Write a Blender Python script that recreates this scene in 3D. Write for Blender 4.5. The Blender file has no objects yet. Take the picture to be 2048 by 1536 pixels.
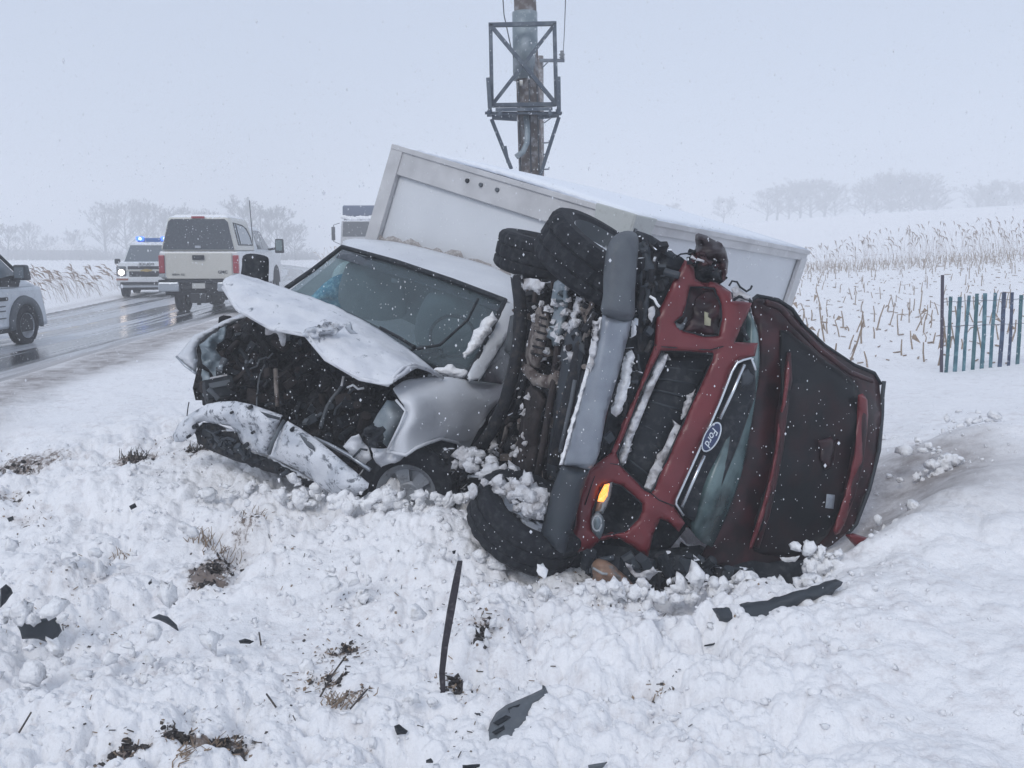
import bpy, bmesh, math, random
import numpy as np
from mathutils import Vector, Matrix, noise as mnoise
from mathutils.geometry import tessellate_polygon
random.seed(7); np.random.seed(7)
S = bpy.context.scene
COL = S.collection
# ------------------------------------------------------------------ camera
F = 1900.0                       # focal length in photo pixels (2048 wide)
CAMZ = 1.65
PITCH = math.atan(268 / F)
cam_d = bpy.data.cameras.new('camera'); cam = bpy.data.objects.new('camera', cam_d); COL.objects.link(cam)
cam.location = (0, 0, CAMZ); cam.rotation_euler = (math.pi / 2 - PITCH, 0, 0)
cam_d.sensor_width = 36; cam_d.lens = 36 * F / 2048; cam_d.clip_end = 3000; cam_d.clip_start = .05
S.camera = cam
# ------------------------------------------------------------------ sky and light
w = bpy.data.worlds.new("World"); S.world = w; w.use_nodes = True
nt = w.node_tree; nt.nodes.clear()
out = nt.nodes.new('ShaderNodeOutputWorld'); bg = nt.nodes.new('ShaderNodeBackground')
sky = nt.nodes.new('ShaderNodeTexSky'); sky.sky_type = 'NISHITA'; sky.sun_disc = False
SUN_EL, SUN_ROT = math.radians(35), math.radians(200)
sky.sun_elevation = SUN_EL; sky.sun_rotation = SUN_ROT
mul = nt.nodes.new('ShaderNodeMixRGB'); mul.inputs[0].default_value = .9      # overcast deck over the clear sky
nt.links.new(sky.outputs[0], mul.inputs[1]); mul.inputs[2].default_value = (5.2, 5.95, 7.4, 1)
nt.links.new(mul.outputs[0], bg.inputs[0]); bg.inputs[1].default_value = .1
nt.links.new(bg.outputs[0], out.inputs[0])
sd = bpy.data.lights.new('sun', 'SUN'); sd.energy = 1.1; sd.angle = math.radians(25); sd.color = (1, .97, .93)
sun = bpy.data.objects.new('sun', sd); COL.objects.link(sun); sun.rotation_euler = (math.radians(48), 0, math.radians(-25))
S.view_settings.view_transform = 'Standard'; S.view_settings.look = 'None'
S.view_settings.gamma = 1; S.view_settings.exposure = 0.13
S.cycles.volume_bounces = 4; S.cycles.max_bounces = 8
try: S.cycles.volume_step_rate = 4
except Exception: pass
# ------------------------------------------------------------------ pixel -> world
cp, sp = math.cos(PITCH), math.sin(PITCH)
def ray(px, py):
    a = (px - 1024) / F; b = -(py - 768) / F
    return Vector((a, cp + b * sp, -sp + b * cp))
def W(px, py, Y):
    d = ray(px, py); return Vector((0, 0, CAMZ)) + d * (Y / d.y)
def G(px, py, z=0.0):
    d = ray(px, py); return Vector((0, 0, CAMZ)) + d * ((z - CAMZ) / d.z)
# ------------------------------------------------------------------ materials
def _n(nt, t, **k):
    n = nt.nodes.new(t)
    for a, b in k.items(): setattr(n, a, b)
    return n
def M(name, col, rough=.55, metal=0, var=None, bump=None, snow=0, spec=.5, emis=None, alpha=None, coat=0, grime=None):
    m = bpy.data.materials.new(name); m.use_nodes = True; nt = m.node_tree; L = nt.links.new
    p = nt.nodes['Principled BSDF']
    p.inputs['Base Color'].default_value = (*col, 1); p.inputs['Roughness'].default_value = rough
    p.inputs['Metallic'].default_value = metal; p.inputs['Specular IOR Level'].default_value = spec
    p.inputs['Coat Weight'].default_value = coat
    if emis: p.inputs['Emission Color'].default_value = (*emis[0], 1); p.inputs['Emission Strength'].default_value = emis[1]
    tc = _n(nt, 'ShaderNodeTexCoord'); src = None
    if var:
        sc, c2, lo, hi = var
        nz = _n(nt, 'ShaderNodeTexNoise'); nz.inputs['Scale'].default_value = sc; nz.inputs['Detail'].default_value = 6
        L(tc.outputs['Object'], nz.inputs[0])
        mr = _n(nt, 'ShaderNodeMapRange'); mr.inputs[1].default_value = lo; mr.inputs[2].default_value = hi
        L(nz.outputs[0], mr.inputs[0])
        mx = _n(nt, 'ShaderNodeMixRGB'); mx.inputs[1].default_value = (*col, 1); mx.inputs[2].default_value = (*c2, 1)
        L(mr.outputs[0], mx.inputs[0]); src = mx.outputs[0]
    if grime:
        sc, c2, lo, hi = grime
        nz = _n(nt, 'ShaderNodeTexNoise'); nz.inputs['Scale'].default_value = sc; nz.inputs['Detail'].default_value = 8; nz.inputs['Roughness'].default_value = .7
        L(tc.outputs['Object'], nz.inputs[0])
        mr = _n(nt, 'ShaderNodeMapRange'); mr.inputs[1].default_value = lo; mr.inputs[2].default_value = hi
        L(nz.outputs[0], mr.inputs[0])
        mx = _n(nt, 'ShaderNodeMixRGB'); mx.inputs[2].default_value = (*c2, 1)
        if src: L(src, mx.inputs[1])
        else: mx.inputs[1].default_value = (*col, 1)
        L(mr.outputs[0], mx.inputs[0]); src = mx.outputs[0]
    if snow:      # snow lying on faces that look up, broken by noise
        g = _n(nt, 'ShaderNodeNewGeometry'); sx = _n(nt, 'ShaderNodeSeparateXYZ'); L(g.outputs['Normal'], sx.inputs[0])
        nz = _n(nt, 'ShaderNodeTexNoise'); nz.inputs['Scale'].default_value = 14; nz.inputs['Detail'].default_value = 8
        L(g.outputs['Position'], nz.inputs[0])
        a = _n(nt, 'ShaderNodeMath', operation='MULTIPLY_ADD'); L(nz.outputs[0], a.inputs[0]); a.inputs[1].default_value = 1.6; L(sx.outputs[2], a.inputs[2])
        mr = _n(nt, 'ShaderNodeMapRange'); mr.inputs[1].default_value = 1.75 - snow; mr.inputs[2].default_value = 1.95 - snow; L(a.outputs[0], mr.inputs[0])
        mx = _n(nt, 'ShaderNodeMixRGB'); mx.inputs[2].default_value = (.82, .85, .9, 1)
        if src: L(src, mx.inputs[1])
        else: mx.inputs[1].default_value = (*col, 1)
        L(mr.outputs[0], mx.inputs[0]); src = mx.outputs[0]
        mm = _n(nt, 'ShaderNodeMath', operation='MULTIPLY_ADD'); L(mr.outputs[0], mm.inputs[0]); mm.inputs[1].default_value = .8 - rough; mm.inputs[2].default_value = rough
        L(mm.outputs[0], p.inputs['Roughness'])
    if src: L(src, p.inputs['Base Color'])
    if bump:
        nz = _n(nt, 'ShaderNodeTexNoise'); nz.inputs['Scale'].default_value = bump[0]; nz.inputs['Detail'].default_value = 5
        L(tc.outputs['Object'], nz.inputs[0])
        b = _n(nt, 'ShaderNodeBump'); b.inputs['Strength'].default_value = bump[1]; b.inputs['Distance'].default_value = bump[2] if len(bump) > 2 else .01
        L(nz.outputs[0], b.inputs['Height']); L(b.outputs[0], p.inputs['Normal'])
    if alpha is not None:
        tr = _n(nt, 'ShaderNodeBsdfTransparent'); tr.inputs[0].default_value = (*alpha[1], 1)
        ms = _n(nt, 'ShaderNodeMixShader'); ms.inputs[0].default_value = alpha[0]
        L(tr.outputs[0], ms.inputs[1]); L(p.outputs[0], ms.inputs[2]); L(ms.outputs[0], nt.nodes['Material Output'].inputs[0])
    return m
wpaint = M('white_paint', (.66, .68, .71), .4, var=(2.5, (.57, .59, .63), .35, .7), coat=.15, grime=(9, (.38, .40, .44), .6, .85), bump=(3, .12, .05))
wdented = M('dented_white_paint', (.70, .715, .75), .42, var=(6, (.58, .60, .65), .45, .7), coat=.1, grime=(13, (.16, .18, .21), .60, .69), bump=(7, .35, .04))
wbump = M('scraped_bumper_paint', (.68, .70, .74), .45, var=(5, (.50, .53, .58), .45, .6), grime=(16, (.14, .155, .18), .53, .61), bump=(9, .5, .04))
steelw = M('steel_wheel', (.30, .32, .35), .5, .2, grime=(20, (.12, .12, .13), .5, .7))
boxpan = M('box_panel', (.62, .64, .67), .6, var=(1.2, (.57, .59, .62), .4, .65), grime=(30, (.42, .40, .40), .62, .9))
boxrail = M('box_rail', (.55, .55, .56), .5, .05, var=(4, (.43, .43, .44), .35, .7), grime=(35, (.20, .19, .19), .62, .8), snow=.15)
boxroof = M('box_roof', (.66, .70, .77), .7, snow=.6)
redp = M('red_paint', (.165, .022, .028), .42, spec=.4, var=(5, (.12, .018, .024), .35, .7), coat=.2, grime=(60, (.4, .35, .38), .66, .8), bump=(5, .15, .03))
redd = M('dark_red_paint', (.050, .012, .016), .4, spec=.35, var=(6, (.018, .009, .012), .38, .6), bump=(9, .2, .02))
blk = M('black_plastic', (.013, .017, .023), .62, spec=.3, var=(20, (.05, .055, .06), .5, .75), bump=(40, .3, .01))
blks = M('black_parts_snow', (.014, .016, .021), .7, spec=.3, var=(18, (.05, .045, .042), .5, .72), snow=.28, bump=(30, .5, .02))
grm = M('grimy_engine', (.012, .013, .016), .8, spec=.25, var=(5, (.030, .029, .031), .48, .68), grime=(55, (.22, .22, .24), .67, .75), bump=(24, .9, .05))
gry = M('grey_plastic', (.10, .115, .13), .6, var=(9, (.075, .085, .10), .4, .7), grime=(70, (.3, .33, .37), .64, .78), bump=(60, .2, .01))
dgry = M('dark_grey_plastic', (.034, .042, .053), .6, var=(9, (.03, .04, .05), .4, .7), grime=(70, (.3, .33, .37), .66, .8))
lgry = M('satin_bumper', (.27, .30, .34), .4, .25, var=(5, (.18, .20, .24), .4, .7), grime=(80, (.5, .55, .6), .68, .8))
alu = M('aluminium', (.42, .45, .49), .35, .7, bump=(30, .3, .01))
tan = M('rusty_metal', (.24, .21, .19), .75, .1, var=(14, (.07, .05, .045), .42, .62), grime=(28, (.42, .40, .39), .58, .7), bump=(30, .6, .02))
brn = M('brown_metal', (.038, .030, .029), .8, spec=.3, var=(12, (.025, .022, .024), .4, .65), bump=(25, .6, .02))
rub = M('tyre_rubber', (.012, .014, .019), .8, spec=.3, var=(30, (.04, .045, .05), .5, .8), grime=(45, (.35, .37, .4), .67, .75), bump=(60, .4, .01))
chrome = M('chrome', (.62, .66, .70), .22, .8)
glassd = M('dark_glass', (.035, .045, .058), .12, spec=.6, var=(25, (.07, .08, .095), .45, .7))
glassw = M('windshield_glass', (.15, .185, .20), .1, spec=.8, alpha=(.24, (.82, .88, .90)), grime=(60, (.5, .6, .65), .66, .74))  # base colour raised to stand in for the weakened sky reflection
glassg = M('teal_glassy_surface', (.13, .20, .205), .25, spec=.7, var=(3, (.02, .04, .045), .40, .58), grime=(55, (.5, .6, .65), .66, .74))
lens = M('clear_lens', (.45, .48, .5), .15, alpha=(.6, (.85, .88, .9)))
amberlit = M('amber_lamp', (.9, .3, .05), .3, var=(45, (.9, .45, .3), .5, .6), emis=((1, .33, .06), 1.7))
amberoff = M('amber_lens', (.32, .2, .14), .35, var=(14, (.2, .2, .2), .5, .65), alpha=(.75, (.9, .7, .6)))
snowm = M('lying_snow', (.88, .885, .90), .8, var=(25, (.74, .74, .76), .5, .8), bump=(25, .7, .04))
dsnow = M('dirty_snow', (.66, .665, .69), .8, var=(12, (.38, .36, .36), .45, .75), bump=(25, .8, .04))
wood = M('weathered_wood', (.12, .10, .095), .85, var=(9, (.30, .30, .31), .48, .68), bump=(30, .6, .02))
galv = M('galvanised_steel', (.21, .26, .29), .55, .3, var=(5, (.36, .40, .43), .45, .68), grime=(12, (.62, .66, .7), .6, .72))
steel = M('painted_steel', (.065, .085, .115), .6, .2, var=(6, (.14, .165, .19), .45, .7))
straw = M('dry_stalk', (.31, .235, .17), .85, var=(20, (.20, .145, .11), .4, .65))
reedm = M('dry_reed', (.30, .22, .17), .85, var=(8, (.17, .13, .11), .4, .65))
twig = M('dark_twig', (.05, .045, .045), .85, var=(20, (.14, .11, .08), .45, .7))
soilm = M('dark_soil', (.035, .03, .03), .95, var=(40, (.10, .09, .08), .5, .7), bump=(60, .8, .02))
bark = M('bare_wood', (.05, .05, .06), .9)
cloth = M('blue_cloth', (.06, .34, .50), .8, var=(30, (.30, .62, .72), .5, .6), bump=(12, .8, .05))
ccloth = M('pale_cloth', (.55, .70, .70), .9, bump=(6, .6, .05))
inter = M('cab_interior', (.16, .20, .21), .8, var=(2, (.32, .38, .39), .4, .65))
# ------------------------------------------------------------------ objects
ORG = {}
def org(p): return ORG.get(p.name, Vector((0, 0, 0))) if p else Vector((0, 0, 0))
def root(name, label, cat, loc=(0, 0, 0), rz=0, group=None, local=False):
    o = bpy.data.objects.new(name, None); COL.objects.link(o); o.empty_display_size = .2
    o.location = loc; o.rotation_euler = (0, 0, rz); o['label'] = label; o['category'] = cat
    if group: o['group'] = group
    ORG[o.name] = Vector((0, 0, 0)) if local else Vector(loc)
    return o
def tag(o, label=None, cat=None, group=None, kind=None):
    if label: o['label'] = label
    if cat: o['category'] = cat
    if group: o['group'] = group
    if kind: o['kind'] = kind
    return o
def mk(name, vs, fs, mat, parent=None, smooth=False, bevel=0, solid=0, sub=0, soff=-1, auto=None):
    o0 = org(parent)
    me = bpy.data.meshes.new(name)
    me.from_pydata([tuple(Vector(v) - o0) for v in vs], [], fs); me.update()
    if mat: me.materials.append(mat)
    if smooth: me.polygons.foreach_set('use_smooth', [True] * len(me.polygons))
    o = bpy.data.objects.new(name, me); COL.objects.link(o)
    if parent: o.parent = parent; ORG[o.name] = o0
    if solid:
        md = o.modifiers.new('solid', 'SOLIDIFY'); md.thickness = solid; md.offset = soff
    if bevel:
        md = o.modifiers.new('bevel', 'BEVEL'); md.width = bevel; md.segments = 2; md.limit_method = 'ANGLE'; md.angle_limit = math.radians(35)
    if sub:
        md = o.modifiers.new('sub', 'SUBSURF'); md.levels = sub; md.render_levels = sub
    return o
class MB:
    def __init__(s): s.v = []; s.f = []
    def add(s, vs, fs):
        k = len(s.v); s.v += [Vector(v) for v in vs]; s.f += [[i + k for i in f] for f in fs]; return s
    def hexa(s, p):      # 4 bottom, 4 top
        return s.add(p, [(3, 2, 1, 0), (4, 5, 6, 7), (0, 1, 5, 4), (1, 2, 6, 5), (2, 3, 7, 6), (3, 0, 4, 7)])
    def box(s, x0, x1, y0, y1, z0, z1):
        return s.hexa([(x0, y0, z0), (x1, y0, z0), (x1, y1, z0), (x0, y1, z0), (x0, y0, z1), (x1, y0, z1), (x1, y1, z1), (x0, y1, z1)])
    def obox(s, c, sz, rot):
        c = Vector(c); a, b, d = [x / 2 for x in sz]
        return s.hexa([c + rot @ Vector(q) for q in [(-a, -b, -d), (a, -b, -d), (a, b, -d), (-a, b, -d), (-a, -b, d), (a, -b, d), (a, b, d), (-a, b, d)]])
    def taper(s, x0, x1, y0, y1, z0, X0, X1, Y0, Y1, z1):
        return s.hexa([(x0, y0, z0), (x1, y0, z0), (x1, y1, z0), (x0, y1, z0), (X0, Y0, z1), (X1, Y0, z1), (X1, Y1, z1), (X0, Y1, z1)])
    def cyl(s, p0, p1, r0, r1=None, n=8, cap=True):
        p0 = Vector(p0); p1 = Vector(p1); r1 = r0 if r1 is None else r1
        d = (p1 - p0); d = d.normalized() if d.length > 1e-9 else Vector((0, 0, 1))
        a = d.orthogonal().normalized(); b = d.cross(a); k = len(s.v)
        for p, r in ((p0, r0), (p1, r1)):
            for i in range(n):
                t = 2 * math.pi * i / n; s.v.append(p + a * (r * math.cos(t)) + b * (r * math.sin(t)))
        for i in range(n):
            j = (i + 1) % n; s.f.append([k + i, k + j, k + n + j, k + n + i])
        if cap: s.f.append([k + i for i in range(n)][::-1]); s.f.append([k + n + i for i in range(n)])
        return s
    def tube(s, path, r, n=7):
        path = [Vector(p) for p in path]
        rr = r if isinstance(r, (list, tuple)) else [r] * len(path)
        k = len(s.v); up = None
        for i, p in enumerate(path):
            d = (path[min(i + 1, len(path) - 1)] - path[max(i - 1, 0)]).normalized()
            a = d.orthogonal().normalized() if up is None else (up - d * up.dot(d)).normalized()
            up = a; b = d.cross(a)
            for j in range(n):
                t = 2 * math.pi * j / n; s.v.append(p + a * (rr[i] * math.cos(t)) + b * (rr[i] * math.sin(t)))
        for i in range(len(path) - 1):
            for j in range(n):
                q = (j + 1) % n; s.f.append([k + i * n + j, k + i * n + q, k + (i + 1) * n + q, k + (i + 1) * n + j])
        s.f.append([k + j for j in range(n)][::-1]); s.f.append([k + (len(path) - 1) * n + j for j in range(n)])
        return s
    def lathe(s, prof, c, axis, n=40, mod=None):
        c = Vector(c); ax = Vector(axis).normalized(); a = ax.orthogonal().normalized(); b = ax.cross(a); k = len(s.v); m = len(prof)
        for i in range(n):
            t = 2 * math.pi * i / n
            for j, (r, h) in enumerate(prof):
                rr = r * (mod(i, j) if mod else 1)
                s.v.append(c + ax * h + (a * math.cos(t) + b * math.sin(t)) * rr)
        for i in range(n):
            q = (i + 1) % n
            for j in range(m - 1):
                s.f.append([k + i * m + j, k + q * m + j, k + q * m + j + 1, k + i * m + j + 1])
        return s
    def blob(s, c, r, sq=(1, 1, 1), seed=0, sub=2, rough=.35, rot=None):
        bm = bmesh.new(); bmesh.ops.create_icosphere(bm, subdivisions=sub, radius=1)
        vs = []
        for v in bm.verts:
            q = v.co * (1 + rough * mnoise.noise(v.co * 1.7 + Vector((seed * 7.3, seed * 3.1, seed))) + rough * .8 * mnoise.noise(v.co * 3.6 + Vector((seed, 0, 5))))
            q = Vector((q.x * sq[0], q.y * sq[1], q.z * sq[2])) * r
            if rot: q = rot @ q
            vs.append(Vector(c) + q)
        fs = [[v.index for v in f.verts] for f in bm.faces]; bm.free()
        return s.add(vs, fs)
    def build(s, name, mat, parent=None, **k): return mk(name, s.v, s.f, mat, parent, **k)
def rrot(): return Matrix.Rotation(random.uniform(0, 6.28), 3, Vector((random.gauss(0, 1), random.gauss(0, 1), random.gauss(0, 1))).normalized())
def linY(ref):
    A = np.array([[1, a, b] for a, b, _ in ref], float); y = np.array([c for *_, c in ref], float)
    s = np.linalg.lstsq(A, y, rcond=None)[0]
    return lambda px, py: s[0] + s[1] * px + s[2] * py
def segd(p, poly):
    p = np.asarray(p); P = np.asarray(poly, float); Q = np.roll(P, -1, 0); d = Q - P
    L2 = np.maximum((d ** 2).sum(1), 1e-9); t = np.clip(((p - P) * d).sum(1) / L2, 0, 1)
    return math.sqrt((((P + d * t[:, None]) - p) ** 2).sum(1).min())
def jag(pts, amp=3, seed=0, step=14):
    rnd = random.Random(seed); o = []
    for i, (a, b) in enumerate(pts):
        c, d = pts[(i + 1) % len(pts)]; L = math.hypot(c - a, d - b); n = max(1, int(L / step))
        for k in range(n):
            t = k / n; j = 0 if k == 0 else amp
            o.append((a + (c - a) * t + rnd.uniform(-j, j), b + (d - b) * t + rnd.uniform(-j, j)))
    return o
def smoothp(pts, n=3):
    o = []; N = len(pts)
    for i in range(N):
        p0, p1, p2, p3 = [np.array(pts[(i + k) % N], float) for k in (-1, 0, 1, 2)]
        for k in range(n):
            t = k / n
            q = .5 * ((2 * p1) + (-p0 + p2) * t + (2 * p0 - 5 * p1 + 4 * p2 - p3) * t * t + (-p0 + 3 * p1 - 3 * p2 + p3) * t ** 3)
            o.append((float(q[0]), float(q[1])))
    return o
def sheet(name, pts, mat, parent, Y, t=.02, holes=(), step=16, bulge=.03, rnd=18, na=.006, ns=.02, off=0, bevel=0):
    """A plate of real thickness whose outline is given in photo pixels and whose distance follows Y."""
    if isinstance(Y, (int, float)): y0 = Y; Y = lambda a, b: y0
    elif isinstance(Y, (list, tuple)): Y = linY(Y)
    loops = [[(p[0], p[1]) for p in pts]] + [[(p[0], p[1]) for p in h] for h in holes]
    flat = [q for l in loops for q in l]
    tris = tessellate_polygon([[Vector((a, b, 0)) for a, b in l] for l in loops])
    bm = bmesh.new(); vv = [bm.verts.new((a, b, 0)) for a, b in flat]
    for tr in tris:
        try: bm.faces.new([vv[i] for i in tr])
        except ValueError: pass
    xs = [a for a, b in flat]; ys = [b for a, b in flat]
    for lo, hi, nrm in ((min(xs), max(xs), (1, 0, 0)), (min(ys), max(ys), (0, 1, 0))):
        k = lo + step * .7
        while k < hi:
            bmesh.ops.bisect_plane(bm, geom=bm.verts[:] + bm.edges[:] + bm.faces[:], plane_co=(k * nrm[0], k * nrm[1], 0), plane_no=nrm); k += step
    bm.normal_update(); bm.verts.index_update()
    sd_ = sum(ord(c) for c in name) * .37
    vs = []
    for v in bm.verts:
        d = min(segd((v.co.x, v.co.y), l) for l in loops)
        q = min(d / rnd, 1); b = bulge * (1 - (1 - q) ** 2)
        yy = Y(v.co.x, v.co.y) - b - off + na * 2 * mnoise.noise(Vector((v.co.x * ns, v.co.y * ns, sd_)))
        vs.append(W(v.co.x, v.co.y, yy))
    fs = []
    for f in bm.faces:
        idx = [v.index for v in f.verts]
        if f.normal.z > 0: idx.reverse()
        fs.append(idx[::-1])
    bm.free()
    o = mk(name, vs, fs, mat, parent, smooth=True, solid=t)
    # face the camera
    me = o.data; p = me.polygons[0]; nrm = sum((q.normal * q.area for q in me.polygons), Vector())
    if nrm.dot(Vector(vs[0]) - Vector((0, 0, CAMZ))) > 0: me.flip_normals()
    return o
def loft(name, rows, mat, parent, n=4, t=.012, na=0, ns=6, smooth=True):
    """Catmull-Rom surface through rows of (px, py, Y)."""
    R = np.array([[tuple(W(*p)) for p in r] for r in rows])
    def cr(A, n):
        o = []
        for i in range(len(A) - 1):
            p0 = A[max(i - 1, 0)]; p1 = A[i]; p2 = A[i + 1]; p3 = A[min(i + 2, len(A) - 1)]
            for k in range(n):
                u = k / n
                o.append(.5 * (2 * p1 + (-p0 + p2) * u + (2 * p0 - 5 * p1 + 4 * p2 - p3) * u * u + (-p0 + 3 * p1 - 3 * p2 + p3) * u ** 3))
        o.append(A[-1]); return np.array(o)
    R = cr(R, n); R = cr(R.transpose(1, 0, 2), n).transpose(1, 0, 2)
    a, b = R.shape[:2]; vs = [Vector(R[i, j]) for i in range(a) for j in range(b)]
    if na:
        vs = [v + Vector((0, -1, .4)) * na * (mnoise.noise(v * ns) + .5 * mnoise.noise(v * ns * 2.7)) for v in vs]
    fs = [[i * b + j, i * b + j + 1, (i + 1) * b + j + 1, (i + 1) * b + j] for i in range(a - 1) for j in range(b - 1)]
    o = mk(name, vs, fs, mat, parent, smooth=smooth, solid=t)
    nrm = sum((q.normal * q.area for q in o.data.polygons), Vector())
    if nrm.dot(vs[0] - Vector((0, 0, CAMZ))) > 0: o.data.flip_normals()
    return o
def px_tube(name, pts, r, mat, parent, n=7):
    return MB().tube([W(*p) for p in pts], r, n).build(name, mat, parent, smooth=True)
def text(name, body, size, mat, parent, mtx, shear=0, ext=.002, mirror=False):
    c = bpy.data.curves.new(name, 'FONT'); c.body = body; c.size = size; c.align_x = 'CENTER'; c.align_y = 'CENTER'; c.shear = shear; c.extrude = ext; c.offset = size * .012
    o = bpy.data.objects.new('tmp', c); COL.objects.link(o)
    me = bpy.data.meshes.new_from_object(o.evaluated_get(bpy.context.evaluated_depsgraph_get())); me.name = name
    bpy.data.objects.remove(o)
    me.materials.clear(); me.materials.append(mat)
    if mirror: me.transform(Matrix.Diagonal((-1, 1, 1, 1))); me.flip_normals()
    me.transform(mtx)
    if parent: me.transform(Matrix.Translation(-org(parent)))
    o = bpy.data.objects.new(name, me); COL.objects.link(o); o.parent = parent
    return o
def wheel(parent, c, axis, R, Wd, rimr=.58, rimmat=None, blocks=60, tread=True, holes=6):
    """rim mesh named wheel with its tyre as sub-part; axis points to the outer face"""
    ax = Vector(axis).normalized(); h = Wd / 2; rr = R * rimr; rimmat = rimmat or alu
    m = MB(); m.lathe([(.001, h * .45), (rr * .25, h * .5), (rr * .32, h * .3), (rr * .42, h * .22)], c, ax, 24)
    m.lathe([(rr * .80, h * .28), (rr * .9, h * .5), (rr, h * .9), (rr * 1.02, h * .8), (rr * .97, -h * .8)], c, ax, 36)
    a = ax.orthogonal().normalized(); b = ax.cross(a)
    for i in range(holes):
        t = 2 * math.pi * i / holes; d = a * math.cos(t) + b * math.sin(t); e = ax.cross(d)
        p = [Vector(c) + ax * (h * .30) + d * (rr * q[0]) + e * (rr * q[1]) for q in ((.38, -.17), (.38, .17), (.84, .26), (.84, -.26))]
        m.hexa([q - ax * .02 for q in p] + p)
    m.lathe([(.001, -h * .1), (rr * .97, -h * .1)], c, ax, 24)
    w_ = m.build('wheel', rimmat, parent, smooth=True)
    w_.modifiers.new('e', 'EDGE_SPLIT')
    pr = [(rr, h * .86), (R * .72, h * 1.02), (R * .88, h), (R * .955, h * .9), (R, h * .72), (R, h * .4), (R * .975, h * .36), (R * .975, h * .3), (R, h * .26), (R, -h * .26), (R * .975, -h * .3), (R * .975, -h * .36), (R, -h * .4), (R, -h * .72), (R * .955, -h * .9), (R * .88, -h), (R * .72, -h * 1.02), (rr, -h * .86)]
    def mod(i, j):
        if tread and 3 <= j <= 14: return .972 if ((i + (1 if 8 <= j <= 11 else 0)) % 3 == 0) else 1
        return 1
    MB().lathe(pr, c, ax, blocks, mod).build('tyre', rub, w_, smooth=False)
    return w_
# ------------------------------------------------------------------ terrain
def px2z(px, py, Y): return W(px, py, Y).z
CTRL = [(0,1536,3.5),(500,1536,3.5),(1024,1536,3.45),(1500,1536,3.4),(2048,1536,3.2),
 (-100,1300,4.6),(480,1300,4.5),(1000,1300,4.35),(1500,1300,4.2),(2048,1250,4.2),
 (0,1100,6.1),(420,1150,5.5),(760,1150,5.25),(1050,1150,5.1),(1200,1200,4.85),(1500,1190,4.95),(1680,1150,5.1),(1600,1165,5.85),(1450,1170,5.5),(1300,1180,5.3),(1690,1120,5.9),(2048,1000,5.6),(2048,1100,5.0),(1850,1080,5.2),
 (600,1030,6.2),(480,970,6.6),(350,925,7.4),(820,1000,5.9),(700,1010,6.1),(940,1020,5.95),(0,900,8.3),(200,800,10.6),(380,705,15),
 (1000,1000,7.2),(800,900,9),(1150,860,9),(1400,860,9),(1760,1080,5.75),(1740,1000,6.6),(1760,905,8.2),(1640,1000,6.4),(1900,890,7.6),(2048,880,7.4),
 (1880,745,14.6),(2048,728,14.8),(1780,742,14.4),(1650,660,20),(2048,640,22),(1700,565,35),(2048,545,35),(1500,600,28),(1640,510,60),(2048,478,62),
 (1500,447,140),(1750,428,140),(2048,410,140),(1800,800,11.2),(2048,815,10),(1200,640,18),(1200,560,40)]
pts_c = [(math.atan2(W(a, b, c).x, c), math.log(c), W(a, b, c).z) for a, b, c in CTRL]
for px in (-300, 0, 150, 300, 450, 600):
    for Y in (13, 18, 25, 40, 70, 140, 300):
        if Y == 13 and px > 150: continue
        if Y == 18 and px > 300: continue
        pts_c.append((math.atan((px - 1024) / F), math.log(Y), 0.0 if Y < 60 else (-.1 if Y < 100 else -.5)))
pts_c += [(math.atan(-.1), math.log(300), 0), (math.atan(.25), math.log(280), 8.5), (math.atan(.5), math.log(280), 10.5), (math.atan(.1), math.log(140), 3.5), (math.atan(.25), math.log(600), 8), (math.atan(.5), math.log(600), 9), (math.atan(-.4), math.log(600), -1),
          (0, math.log(2.3), px2z(1024, 1536, 3.45) + .0), (math.atan(-.5), math.log(2.3), -.1), (math.atan(.5), math.log(2.3), 0)]
PC = np.array(pts_c); PU = PC[:, 0] * 2.0; PV = PC[:, 1] * 1.0; PZ = PC[:, 2]
def ker(r2): return np.where(r2 < 1e-12, 0, r2 * np.log(np.maximum(r2, 1e-12)) * .5)
n_ = len(PU)
K = ker((PU[:, None] - PU) ** 2 + (PV[:, None] - PV) ** 2) + np.eye(n_) * .002
P_ = np.stack([np.ones(n_), PU, PV], 1)
A_ = np.block([[K, P_], [P_.T, np.zeros((3, 3))]])
sol = np.linalg.solve(A_, np.concatenate([PZ, np.zeros(3)]))
def tps(x, y):
    r = np.sqrt(x * x + y * y); an = np.arctan2(x, y)
    u = np.clip(an, -.62, .62); v = np.log(np.clip(r * np.cos(u), 2.3, 590))
    u2 = u * 2.0; z = np.zeros_like(x) + sol[n_] + sol[n_ + 1] * u2 + sol[n_ + 2] * v
    for i in range(n_): z += sol[i] * ker((u2 - PU[i]) ** 2 + (v - PV[i]) ** 2)
    return z
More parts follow.
